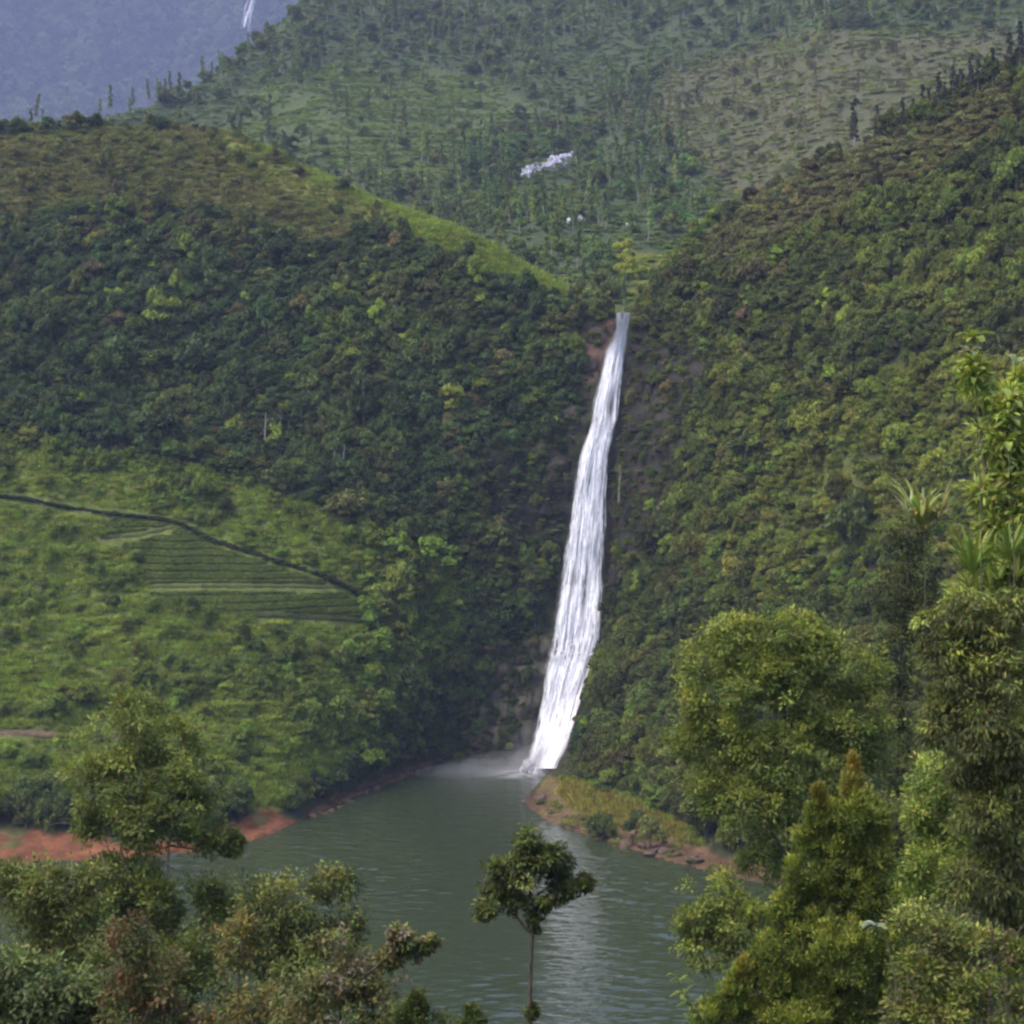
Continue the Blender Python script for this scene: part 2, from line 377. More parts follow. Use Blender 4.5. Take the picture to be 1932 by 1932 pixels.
FGREEN = [(1060,520),(1180,520),(1190,600),(1100,600)]
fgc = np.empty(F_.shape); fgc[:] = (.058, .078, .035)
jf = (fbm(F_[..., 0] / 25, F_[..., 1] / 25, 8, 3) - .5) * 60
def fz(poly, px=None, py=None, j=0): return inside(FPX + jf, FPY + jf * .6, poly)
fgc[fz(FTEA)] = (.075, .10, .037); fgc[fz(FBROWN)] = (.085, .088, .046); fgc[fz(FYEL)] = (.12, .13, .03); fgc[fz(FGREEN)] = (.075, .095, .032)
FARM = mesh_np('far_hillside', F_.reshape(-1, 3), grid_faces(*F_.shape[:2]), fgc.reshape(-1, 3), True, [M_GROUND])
add('far_hillside', FARM, None, 'hazy upper hillside of tea terraces rising behind the falls', 'hillside', None, 'structure')
fbvh = BVHTree.FromPolygons([tuple(v) for v in F_.reshape(-1, 3)], [tuple(map(int, f)) for f in grid_faces(*F_.shape[:2])])

# blue mountain
mx_ = np.linspace(-2600, 1900, 150); mt = np.linspace(0, 1, 80)
gx, gt = np.meshgrid(mx_, mt)
MY = 3000 + 900 * gt + (fbm(gx / 300, gt * 2.5, 61, 4) - .5) * 500
MZ = 60 + 1130 * gt ** .95 * (1 + .08 * np.sin(gx / 520)) + (fbm(gx / 220, gt * 5, 66, 5) - .5) * 170 * np.minimum(1, gt * 4)
MZ *= np.interp(gx, [-2600, -480, -150, 1900], [1, 1, .6, .45])
MV = np.stack([gx * 1.0, MY, MZ], -1)
bk = MV[-1:] + (0, 500, -350); MV = np.concatenate([MV, bk])
mcol = np.array((.06, .072, .045)) * (.2 + 1.7 * fbm(MV[..., 0] / 70, MV[..., 2] / 90, 71, 4))[..., None]
MM = mesh_np('mountain', MV.reshape(-1, 3), grid_faces(*MV.shape[:2]), mcol.reshape(-1, 3), True, [M_FAR])
add('mountain', MM, None, 'blue hazy mountain face beyond the valley', 'mountain', None, 'structure')
mbvh = BVHTree.FromPolygons([tuple(v) for v in MV.reshape(-1, 3)], [tuple(map(int, f)) for f in grid_faces(*MV.shape[:2])])

# near bank under the foreground trees
bx, by = np.meshgrid(np.linspace(-120, 120, 121), np.linspace(-60, 175, 110))
bz = 57.5 - .405 * np.maximum(by, -40) + np.clip(np.abs(bx + 1) - 5, 0, 60) * .16 + (fbm(bx / 9, by / 9, 35) - .5) * 2.2 - np.where(by < 10, 1.0, 0)
bz = np.maximum(bz, -6)
BC = np.empty((*bx.shape, 3)); BC[:] = (.05, .052, .025)
BC[bz < 3] = (.2, .08, .04)
NEAR = np.stack([bx, by, bz], -1)
add('near_bank', mesh_np('near_bank', NEAR.reshape(-1, 3), grid_faces(*bx.shape), BC.reshape(-1, 3), True, [M_GROUND]), None, 'near hillside falling away below the viewpoint', 'hillside', None, 'structure')
nbvh = BVHTree.FromPolygons([tuple(v) for v in NEAR.reshape(-1, 3)], [tuple(map(int, f)) for f in grid_faces(*bx.shape)])
# lake
lax = np.concatenate([np.linspace(-170, -82, 8), np.arange(-80, 80, .5), np.linspace(82, 170, 8)]); lay = np.concatenate([np.linspace(95, 165, 20), np.arange(166, 366, .42)])
lx, ly = np.meshgrid(lax, lay)
wav = np.zeros_like(lx); wr = np.random.default_rng(3)
for wl, am_, nn in ((6.0, .010, 5), (3.2, .012, 9), (2.0, .011, 12), (1.3, .007, 12)):
    for _ in range(nn):
        th = R(90) + wr.normal() * .45; kk = 2 * math.pi / (wl * wr.uniform(.75, 1.3))
        wav += am_ * wr.uniform(.5, 1) * np.sin(kk * (lx * math.cos(th) + ly * math.sin(th)) + wr.uniform(0, 6.28))
wav *= (.25 + .75 * smooth_(fbm(lx / 40, ly / 55, 17, 3))) * np.interp(ly, [150, 230, 270, 310, 360], [2.6, 2.5, 1.9, 1.1, .8])
add('lake', mesh_np('lake', np.stack([lx, ly, wav], -1).reshape(-1, 3), grid_faces(*lx.shape), None, True, [M_WATER]), None, 'calm green lake below the waterfall', 'lake', None, 'structure')

def cast(px, py, tree=None):
    d = Vector(at(px, py, 100.0) - CAM).normalized()
    h = (tree or bvh).ray_cast(Vector(CAM), d)
    return np.array(h[0]) if h[0] is not None else None
def drop(x, y, tree):
    h = tree.ray_cast(Vector((x, y, 2000)), Vector((0, 0, -1)))
    return h[0].z if h[0] is not None else None

# ------------------------------------------------------------------ vegetation prototypes (unit size)
def crown_geo(seed, lobes, nl, size, flat=.75, up=.35, shell=.55):
    rng = np.random.default_rng(seed); g = Geo()
    for (c, r) in lobes:
        n = nl
        d = norm(rng.normal(size=(n, 3))); d[:, 2] = np.abs(d[:, 2]) * 1.0 - .35 * rng.random(n); d = norm(d)
        rad = r * (shell + (1 - shell) * rng.random(n) ** .5)
        P = np.array(c) + d * rad[:, None] * np.array((1, 1, flat))
        D = norm(d * .5 + norm(rng.normal(size=(n, 3))) * .9 + np.array((0, 0, up * .4)))
        Nn = norm(d + rng.normal(size=(n, 3)) * .55 + (0, 0, up))
        L = size * (.7 + .7 * rng.random(n))
        V, F = leaf_quads(P - D * L[:, None] * .5, D, Nn, L, L * .75, .1)
        v = (.6 + .75 * rng.random(n)) * (.8 + .4 * rng.random())
        C = np.repeat(np.stack([v * (1 + .12 * (rng.random(n) - .5)), v, v * (1 + .2 * (rng.random(n) - .5))], 1), 4, 0)
        g.put(V, F, C)
    return g
def round_lobes(seed, n=11):
    rng = np.random.default_rng(seed); L = [((.1, 0, 1.3), .5)]
    for k in range(n):
        a = 2.4 * k + rng.random() * .8; h = rng.random()
        rad = (.45 + .45 * rng.random()) * math.sqrt(1 - (h * .85) ** 2)
        L.append(((math.cos(a) * rad, math.sin(a) * rad, .6 + h * 1.15), .22 + .24 * rng.random()))
    return L
PROTO_COL = {}
ROUND_PARTS, SLIM_PARTS = [], []
def proto(setname, objs):
    c = bpy.data.collections.new(setname)
    for i, me in enumerate(objs):
        o = bpy.data.objects.new('%s_%02d' % (setname, i), me); c.objects.link(o)
    PROTO_COL[setname] = c
def join_geo(cg, tg, name, mt_):
    V = np.concatenate(cg.V + tg.V); nC = cg.n
    F = np.concatenate(cg.F + [f + nC for f in tg.F]); C = np.concatenate(cg.C + tg.C)
    mi = np.zeros(len(F), int); mi[sum(len(f) for f in cg.F):] = 1
    return mesh_np(name, V, F, C, False, [M_TLEAF, mt_], mi)
ms = []
for k in range(5):
    cg = crown_geo(100 + k, round_lobes(200 + k, 13 + k), 120, .17, .95, .3, .3)
    tg = Geo(); tg.tube([(0, 0, -.5), (.03, .02, .4), (.0, .03, 1.1)], [.075, .06, .03], 5)
    ms.append(join_geo(cg, tg, 'forest_tree_mesh', M_BARK))
    ROUND_PARTS.append((mesh_np('crown', np.concatenate(cg.V), np.concatenate(cg.F), np.concatenate(cg.C), False, [M_TLEAF]), tg.mesh('trunk', [M_BARK], True)))
proto('forest_tree_set', ms)
ms = []
for k in range(4):
    rng = np.random.default_rng(300 + k)
    lob = [((rng.normal() * .45, rng.normal() * .45, .25 + .25 * rng.random()), .38 + .2 * rng.random()) for _ in range(7)]
    cg = crown_geo(310 + k, lob, 60, .2, .8, .4)
    ms.append(mesh_np('bush', np.concatenate(cg.V), np.concatenate(cg.F), np.concatenate(cg.C), False, [M_TLEAF]))
proto('bush_set', ms)
ms = []
for k in range(4):
    rng = np.random.default_rng(400 + k)
    lob = [((rng.normal() * .12, rng.normal() * .12, 1.6 + 3.2 * i / 9), (.55 - .035 * i) * (.7 + .5 * rng.random())) for i in range(10)]
    cg = crown_geo(410 + k, lob, 32, .3, 1.0, .5, .3)
    tg = Geo(); tg.tube([(0, 0, -.6), (.03, .0, 1.5), (-.02, .03, 3.2), (0, 0, 4.9)], [.10, .085, .06, .02], 5)
    ms.append(join_geo(cg, tg, 'slender_tree_mesh', M_PALE))
    SLIM_PARTS.append((mesh_np('crown', np.concatenate(cg.V), np.concatenate(cg.F), np.concatenate(cg.C), False, [M_TLEAF]), tg.mesh('trunk', [M_PALE], True)))
proto('slender_tree_set', ms)
ms = []
for k in range(3):
    rng = np.random.default_rng(500 + k)
    cg = crown_geo(510 + k, [((-.3, 0, .15), .5), ((.3, .1, .15), .5), ((0, -.2, .2), .5)], 40, .22, .55, .8)
    ms.append(mesh_np('tea_bush', np.concatenate(cg.V), np.concatenate(cg.F), np.concatenate(cg.C), False, [M_TLEAF]))
proto('tea_set', ms)
ms = []
for k in range(3):
    rng = np.random.default_rng(600 + k); n = 60
    P = np.c_[rng.normal(size=(n, 2)) * .35, np.zeros(n) - .05]; D = np.c_[rng.normal(size=(n, 2)) * .35, np.ones(n)]
    V, F = leaf_quads(P, D, rdir(n, rng), .6 + .5 * rng.random(n), .09, .05)
    v = .6 + .7 * rng.random(n)
    ms.append(mesh_np('grass_tuft', V, F, np.repeat(np.stack([v, v, v], 1), 4, 0), False, [M_TLEAF]))
proto('grass_set', ms)

def scatter_group(coll):
    ng = bpy.data.node_groups.new('scatter_' + coll.name, 'GeometryNodeTree')
    ng.interface.new_socket('Geometry', in_out='INPUT', socket_type='NodeSocketGeometry')
    ng.interface.new_socket('Geometry', in_out='OUTPUT', socket_type='NodeSocketGeometry')
    ns, ls = ng.nodes, ng.links
    gi, go = ns.new('NodeGroupInput'), ns.new('NodeGroupOutput')
    ip = ns.new('GeometryNodeInstanceOnPoints'); ci = ns.new('GeometryNodeCollectionInfo')
    ci.inputs['Collection'].default_value = coll; ci.inputs['Separate Children'].default_value = True; ci.inputs['Reset Children'].default_value = True
    ip.inputs['Pick Instance'].default_value = True
    def na(nm, dt):
        n = ns.new('GeometryNodeInputNamedAttribute'); n.data_type = dt; n.inputs['Name'].default_value = nm
        return n.outputs['Attribute']
    ls.new(gi.outputs[0], ip.inputs['Points']); ls.new(ci.outputs[0], ip.inputs['Instance'])
    ls.new(na('variant', 'INT'), ip.inputs['Instance Index'])
    ls.new(na('turn', 'FLOAT_VECTOR'), ip.inputs['Rotation']); ls.new(na('size', 'FLOAT_VECTOR'), ip.inputs['Scale'])
    ls.new(ip.outputs[0], go.inputs[0])
    return ng
GROUPS = {k: scatter_group(c) for k, c in PROTO_COL.items()}
NVAR = {k: len(c.objects) for k, c in PROTO_COL.items()}
def stuff(name, setname, P, size, tint, label, cat, lean=.08):
    n = len(P)
    me = bpy.data.meshes.new(name); me.vertices.add(n)
    me.vertices.foreach_set('co', np.ascontiguousarray(P, np.float32).ravel())
    def at_(nm, tp, key, arr): me.attributes.new(nm, tp, 'POINT').data.foreach_set(key, np.ascontiguousarray(arr).ravel())
    at_('variant', 'INT', 'value', RNG.integers(0, NVAR[setname], n).astype(np.int32))
    at_('turn', 'FLOAT_VECTOR', 'vector', np.c_[RNG.normal(size=(n, 2)) * lean, RNG.random(n) * 6.283].astype(np.float32))
    at_('size', 'FLOAT_VECTOR', 'vector', np.asarray(size, np.float32) * np.ones((n, 3), np.float32))
    at_('tint', 'FLOAT_COLOR', 'color', np.c_[tint, np.ones(n)].astype(np.float32))
    me.update()
    o = add(name, me, None, label, cat, None, 'stuff')
    md = o.modifiers.new('scatter', 'NODES'); md.node_group = GROUPS[setname]
    return o

def sample(Gr, dens, total):
    """random points on a grid surface, dens per cell (area-weighted)"""
    a = Gr[1:, :-1] - Gr[:-1, :-1]; b = Gr[:-1, 1:] - Gr[:-1, :-1]
    ar = np.linalg.norm(np.cross(a, b), axis=-1) * dens[:-1, :-1]
    p = ar.ravel() / ar.sum()
    idx = RNG.choice(len(p), total, p=p)
    i, j = np.divmod(idx, Gr.shape[1] - 1)
    u, v = RNG.random((2, total, 1))
    return (Gr[i, j] * (1 - u) * (1 - v) + Gr[i + 1, j] * u * (1 - v) + Gr[i, j + 1] * (1 - u) * v + Gr[i + 1, j + 1] * u * v)
def thin(P, rad):
    """dart throwing: keep points at least rad apart"""
    keep, cells = [], {}
    rad = np.broadcast_to(rad, (len(P),)); cs = float(rad.max())
    for k, (p, r) in enumerate(zip(P, rad)):
        c = (int(p[0] // cs), int(p[1] // cs), int(p[2] // cs)); ok = True
        for a in (-1, 0, 1):
            for b in (-1, 0, 1):
                for d in (-1, 0, 1):
                    for q in cells.get((c[0] + a, c[1] + b, c[2] + d), ()):
                        if (p[0] - q[0]) ** 2 + (p[1] - q[1]) ** 2 + (p[2] - q[2]) ** 2 < r * r: ok = False; break
                    if not ok: break
                if not ok: break
            if not ok: break
        if ok: keep.append(k); cells.setdefault(c, []).append(p)
    return np.array(keep)

FT = np.array([(590,1160,1192),(606,1160,1190),(621,1160,1187),(645,1150,1184),(661,1141,1181),(711,1130,1175),(761,1116,1170),(791,1112,1168),(811,1107,1162),(861,1091,1151),(927,1078,1147),(1000,1069,1145),(1100,1053,1142),(1200,1036,1138),(1240,1029,1128),(1300,1019,1106),(1400,1000,1077),(1449,985,1055)], float)
PATHS = [[(-60,930),(0,936),(42,940),(140,960),(245,973),(325,981),(403,1020),(490,1048),(612,1087),(650,1105),(690,1130)], [(190,1015),(260,1010),(330,995)], [(480,1160),(560,1162),(690,1170)], [(280,1108),(420,1106),(640,1108)], [(-60,1385),(0,1383),(60,1382),(110,1386)]]
def clear(px, py, r):
    """free of the waterfall and the paths; r is the plant's half width in sketch units"""
    l, r_ = np.interp(py, FT[:, 0], FT[:, 1]), np.interp(py, FT[:, 0], FT[:, 2])
    ok = ~((px > l - r) & (px < r_ + r) & (py > 570) & (py < 1500))
    for q in PATHS:
        q = np.array(q, float); yy = np.interp(px, q[:, 0], q[:, 1])
        ok &= ~((px > q[0, 0]) & (px < q[-1, 0]) & (py > yy - 8) & (py < yy + 6 + r * 1.7))
    return ok
# ---- forest and scrub on the valley sides
wet = (G[..., 2] > 1.2) & ~red & (PX > -420) & (PX < 2350)
lowleft = zd['light']
d_tree = np.where(wet, 1.0, 0)
d_tree[zd['tea']] = 0; d_tree[zd['bright']] = .02; d_tree[zd['grassy']] = 0; d_tree[zd['dry']] = .03; d_tree[zd['ridge']] = 0
d_tree[zd['rock']] = .22; d_tree[zd['brown']] = .06; d_tree[zd['rbrown']] = .18
lightmask = lowleft & ~zd['tea'] & ~zd['bright'] & ~zd['grassy']
clus = fbm(G[..., 0] / 16, G[..., 2] / 10, 63, 3)
d_tree[zd['rlight']] = .3; d_tree[lightmask] = np.where(clus > .56, .45, .06)[lightmask]
d_tree[lightmask & (PX > 680)] = .65
d_tree[(rows > 6 + 12 + 26 * 1 + 28 * 2 + 28 + 6)[:, None] & np.ones((1, cc), bool)] *= .5
P = sample(G, d_tree, 42000)
tpx, tpy = proj(P)
rad = np.where(tpx > 1150, 2.0, 2.2) * (.5 + .55 * RNG.random(len(P)) + 1.0 * (RNG.random(len(P)) < .12) * RNG.random(len(P)))
ok = clear(tpx, tpy, rad * 9); P, tpx, tpy, rad = P[ok], tpx[ok], tpy[ok], rad[ok]
ok = ~((tpx > 960) & (tpx < 1110) & (tpy > 1435)); P, tpx, tpy, rad = P[ok], tpx[ok], tpy[ok], rad[ok]
k = thin(P, rad * .74); P = P[k]; tpx, tpy = tpx[k], tpy[k]; rad = rad[k]
tz = zones(tpx, tpy, P[:, 0], P[:, 1], P[:, 2])
def palette(n, base, var=.25):
    b = np.asarray(base, float)
    return b * (1 + var * RNG.normal(size=(n, 1))).clip(.4, 1.8) * (1 + .07 * RNG.normal(size=(n, 3))).clip(.7, 1.3) * (1.24, 1.30, .74)
n = len(P)
patch = fbm(P[:, 0] / 18, P[:, 2] / 14 + P[:, 1] / 30, 5, 3)
tint = palette(n, (.055, .078, .038))
lf = tpx < 1120
tint = np.where((lf & (patch > .52))[:, None], palette(n, (.085, .10, .042)), tint)
tint = np.where((~lf)[:, None], palette(n, (.076, .088, .034)), tint)
tint = np.where((~lf & (patch > .55))[:, None], palette(n, (.108, .122, .037)), tint)
tint = np.where((RNG.random(n) < .05)[:, None], palette(n, (.16, .19, .045)), tint)
tint = np.where((RNG.random(n) < .04)[:, None], palette(n, (.105, .09, .055)), tint)
tint = np.where((tz['light'] & (tpy > 850))[:, None], palette(n, (.13, .16, .04)), tint)
tint = np.where(((tpx > 1350) & (tpy > 720) & (RNG.random(n) < .45))[:, None], palette(n, (.135, .15, .038)), tint)
tint = np.where(tz['rlight'][:, None], palette(n, (.14, .155, .04)), tint)
tint = np.where(tz['brown'][:, None], palette(n, (.12, .125, .055)), tint)
tint = np.where(tz['rbrown'][:, None], palette(n, (.105, .10, .06)), tint)
tsz = rad * (.85 + .35 * RNG.random(n))
tsz = np.where(tz['brown'] | tz['rbrown'] | tz['rock'], tsz * .62, tsz)
tsz = np.where(tz['light'] & (tpx < 650), tsz * .72, tsz)
hgt = tsz * (.8 + .6 * RNG.random(n) + .7 * (RNG.random(n) < .06))

# the trees that show largest stand as single objects
def covered(px, py):
    c = (px > 1250) & (py > 1150)
    c |= (px > 1690) & (py > 600)
    c |= (px > 90) & (px < 460) & (py > 1290)
    return c
appear = tsz / P[:, 1]
vis = (tpx > 12) & (tpx < 1690) & (tpy > 300) & ~covered(tpx, tpy - 20)
for q in np.where(vis)[0]:
    d = Vector(P[q] + (0, 0, tsz[q] * 1.2) - CAM)
    h = bvh.ray_cast(Vector(CAM), d.normalized(), d.length - 2)
    if h[0] is not None: vis[q] = False
order = np.argsort(-appear * vis)
pick = order[:285]; pick = pick[vis[pick]]
single = np.zeros(n, bool); single[pick] = True
def region(px, py, tn, sz):
    lum = tn @ np.array((.3, .6, .1))
    hue = 'brownish' if tn[0] > tn[1] * .98 else 'yellow-green' if lum > .19 else 'bright green' if lum > .135 else 'mid green' if lum > .10 else 'dark green'
    size = 'big ' if sz > 2.5 else 'small ' if sz < 1.8 else ''
    fx = float(np.interp(py, FT[:, 0], (FT[:, 1] + FT[:, 2]) / 2)); dx = px - fx
    side = 'left' if dx < 0 else 'right'; a = abs(dx)
    far = ('touching the %s edge of the falls' if a < 75 else 'just %s of the falls' if a < 160 else 'a little way %s of the falls' if a < 260 else 'partway %s of the falls' if a < 380 else 'well %s of the falls' if a < 540 else 'far %s of the falls' if a < 760 else 'towards the %s edge' if a < 900 else 'by the %s edge') % side
    hb = ('high above their lip', 'just above their lip', 'level with their lip', 'beside their uppermost quarter', 'level with their upper middle', 'level with their lower middle', 'beside their lowest quarter', 'level with their foot')[int(np.searchsorted([480, 580, 660, 820, 1000, 1170, 1340], py))]
    if far.startswith(('by', 'tow')): hb = hb.replace('their', "the falls'")
    grp = 'trees on the %s valley side' % side
    return '%s%s tree %s, %s' % (size, hue, far, hb), grp
for q in pick:
    lab, grp = region(tpx[q], tpy[q], tint[q], tsz[q])
    e = empty('forest_tree', P[q], lab, 'tree', grp)
    e.scale = (tsz[q], tsz[q], hgt[q]); e.rotation_euler = (0, 0, RNG.random() * 6.28)
    cm, tm = ROUND_PARTS[RNG.integers(0, 5)]
    c = add('crown', cm, e); c['tint'] = [float(v) for v in tint[q]]
    add('trunk', tm, e)
rest = ~single
stuff('hillside_forest', 'forest_tree_set', P[rest], np.c_[tsz, tsz, hgt][rest], tint[rest], 'unbroken forest of small trees covering the valley sides', 'forest')
# scrub between
d_b = np.where(wet, .35, 0); d_b[zd['rlight']] = 1.0; d_b[lightmask] = np.where(clus > .5, 1.5, .6)[lightmask]; d_b[zd['brown']] = 1.3; d_b[zd['rbrown']] = 1.7; d_b[zd['rock']] = 1.0; d_b[zd['tea']] = 0; d_b[zd['bright']] = .2; d_b[zd['grassy']] = .15; d_b[zd['dry']] = .35; d_b[zd['ridge']] = .35
B = sample(G, d_b, 24000); bpx, bpy_ = proj(B); ok = clear(bpx, bpy_, 9.0); B, bpx, bpy_ = B[ok], bpx[ok], bpy_[ok]; n = len(B)
bzn = zones(bpx, bpy_, B[:, 0], B[:, 1], B[:, 2])
pt = fbm(B[:, 0] / 14, B[:, 2] / 12, 25, 3)
bt = palette(n, (.075, .09, .04))
bt = np.where(bzn['rlight'][:, None], palette(n, (.15, .17, .042)), bt)
bt = np.where(bzn['light'][:, None], palette(n, (.155, .19, .044)), bt)
bt = np.where((bzn['light'] & (pt > .55))[:, None], palette(n, (.19, .215, .045)), bt)
bt = np.where((bzn['light'] & (pt < .4))[:, None], palette(n, (.105, .13, .042)), bt)
bt = np.where(bzn['brown'][:, None], palette(n, (.135, .142, .058)), bt)
bt = np.where((bzn['brown'] & (pt > .55))[:, None], palette(n, (.14, .122, .068)), bt)
bt = np.where(bzn['rbrown'][:, None], palette(n, (.15, .14, .085)), bt)
bt = np.where(bzn['bright'][:, None], palette(n, (.23, .28, .045)), bt)
bt = np.where((bzn['grassy'] | bzn['ridge'])[:, None], palette(n, (.16, .19, .045)), bt)
bt = np.where(bzn['dry'][:, None], palette(n, (.17, .16, .06)), bt)
bs = (.55 + .9 * RNG.random(n)) * np.where(bzn['rock'] | bzn['dry'] | bzn['ridge'] | bzn['grassy'], .75, np.where(bzn['light'] | bzn['brown'], .85, 1.2))
stuff('hillside_scrub', 'bush_set', B, np.c_[bs, bs, bs * (.8 + .5 * RNG.random(n))], bt, 'low scrub and bushes growing all over the valley sides', 'scrub')
# grasses on ridge, banks
d_g = np.zeros(PX.shape); d_g[zd['dry']] = 1.4; d_g[zd['grassy']] = 1.5; d_g[zd['ridge']] = 1; d_g[zd['bright']] = .8; d_g[lightmask] = .55; d_g[zd['brown']] = .35; d_g[~wet] = 0
gq = sample(G, d_g, 26000); gpx, gpy = proj(gq); ok = clear(gpx, gpy, 5.0); gq, gpx, gpy = gq[ok], gpx[ok], gpy[ok]; n = len(gq); gzn = zones(gpx, gpy, gq[:, 0], gq[:, 1], gq[:, 2])
gt_ = palette(n, (.175, .21, .048)); gt_ = np.where(gzn['brown'][:, None], palette(n, (.15, .145, .06)), gt_); gt_ = np.where(gzn['dry'][:, None], palette(n, (.21, .17, .06)), gt_)
gs = .7 + .7 * RNG.random(n)
stuff('bank_grass', 'grass_set', gq, np.c_[gs * 1.25, gs * 1.25, gs * .8], gt_, 'tall yellowish grass on the banks and the hill crest', 'grass')
# tea rows
d_t = np.zeros(PX.shape); d_t[zd['tea']] = 1; d_t[zd['bright']] = .5
tq = sample(G, d_t, 26000)
fzr = (tq[:, 2] + .5 * fbm(tq[:, 0] / 12, tq[:, 1] / 12, 3)) / 1.35 % 1
tq = tq[(fzr < .70) & clear(*proj(tq), 3.0)]; n = len(tq)
tpx2, tpy2 = proj(tq); br = inside(tpx2, tpy2, BRIGHT)
tt = np.where(br[:, None], palette(n, (.22, .27, .045), .12), palette(n, (.105, .13, .036), .12))
s_ = .55 + .3 * RNG.random(n)
stuff('tea_bushes', 'tea_set', tq, np.c_[s_, s_, s_], tt, 'smooth rows of clipped tea bushes on the lower left slope', 'tea')

# ---- far hillside
fin = (FPX > -250) & (FPX < 2200) & (np.arange(F_.shape[0]) > 4)[:, None]
ftea = fz(FTEA); d_f = np.where(fin, 1.0, 0); d_f[ftea] = .3; d_f[fz(FBROWN)] = .6; d_f[fz(FYEL)] = .25; d_f[fz(FGREEN)] = .3
d_f[(FPX < 480) & (FPY > 205)] *= .25
d_f *= np.where(fbm(F_[..., 0] / 40, F_[..., 1] / 40, 99, 3) > .42, 1, .3)
fp = sample(F_, d_f * np.where(fz(FDARK), 2.2, 1) * np.where(fbm(F_[..., 0] / 60, F_[..., 1] / 60, 123, 2) > .5, 1, .35), 6500); k = thin(fp, 2.6 + 1.6 * RNG.random(len(fp))); fp = fp[k]; q_ = proj(fp); fp = fp[~((q_[0] > 975) & (q_[0] < 1090) & (q_[1] > 305) & (q_[1] < 385))]; n = len(fp)
fpx, fpy = proj(fp); fdk = inside(fpx, fpy, FDARK)
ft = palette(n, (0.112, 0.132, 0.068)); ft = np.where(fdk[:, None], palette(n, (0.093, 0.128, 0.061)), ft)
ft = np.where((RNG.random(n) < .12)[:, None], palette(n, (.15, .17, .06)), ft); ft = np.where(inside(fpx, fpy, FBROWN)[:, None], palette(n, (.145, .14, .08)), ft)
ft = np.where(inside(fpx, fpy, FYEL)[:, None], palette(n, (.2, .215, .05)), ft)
slim = (RNG.random(n) < .42) & ~inside(fpx, fpy, FYEL)
fs = np.where(slim, 1.5 + .9 * RNG.random(n), 1.7 + 1.6 * RNG.random(n)) * np.where(inside(fpx, fpy, FBROWN), .75, 1)
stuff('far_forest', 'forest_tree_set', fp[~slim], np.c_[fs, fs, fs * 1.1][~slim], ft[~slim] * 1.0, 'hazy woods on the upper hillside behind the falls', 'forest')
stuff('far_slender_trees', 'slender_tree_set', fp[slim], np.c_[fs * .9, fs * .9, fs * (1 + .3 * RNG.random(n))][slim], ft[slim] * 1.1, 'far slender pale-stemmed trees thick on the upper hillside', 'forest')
fb = sample(F_, np.where(fin, np.where(ftea, .25, 1.0), 0), 48000); n = len(fb); fbx, fby = proj(fb)
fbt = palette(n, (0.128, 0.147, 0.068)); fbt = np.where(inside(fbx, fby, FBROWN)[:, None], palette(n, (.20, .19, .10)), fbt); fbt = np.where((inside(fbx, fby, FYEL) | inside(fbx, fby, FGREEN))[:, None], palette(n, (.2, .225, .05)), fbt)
s_ = .9 + 1.3 * RNG.random(n)
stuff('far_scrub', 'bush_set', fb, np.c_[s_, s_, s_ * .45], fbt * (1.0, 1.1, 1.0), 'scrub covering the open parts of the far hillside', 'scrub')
d_t = np.where(ftea & fin, 1.0, 0)
tq = sample(F_, d_t, 26000); fzr = (tq[:, 2] + 14 * fbm(tq[:, 0] / 50, tq[:, 1] / 50, 3)) / 5.2 % 1
tq = tq[(fzr < .6) & (fbm(tq[:, 0] / 30, tq[:, 1] / 30, 19) > .4)]; n = len(tq); s_ = 1.1 + .5 * RNG.random(n)
stuff('far_tea_terraces', 'tea_set', tq, np.c_[s_, s_, s_], palette(n, (.15, .19, .062), .12), 'striped terraces of tea on the far hillside', 'tea')
# ---- mountain woods
mq = sample(MV, np.where((proj(MV)[0] > -200) & (proj(MV)[0] < 900), 1.0, .0), 12000); n = len(mq)
s_ = 7 + 8 * RNG.random(n)
stuff('mountain_forest', 'forest_tree_set', mq, np.c_[s_, s_, s_ * 1.1], palette(n, (.07, .085, .055), .6), 'blue distant forest on the mountain face', 'forest')
# ---- undergrowth on the near bank
nd = np.where((by > 12) & (by < 150) & (bz > 2) & (np.abs(bx) < 14 + by * .45), 1.0, 0)
nq = sample(NEAR, nd, 2600); n = len(nq); s_ = .8 + 1.0 * RNG.random(n)
stuff('near_undergrowth', 'bush_set', nq, np.c_[s_, s_, s_], palette(n, (.065, .085, .03)), 'tangled undergrowth on the near slope under the trees', 'undergrowth')

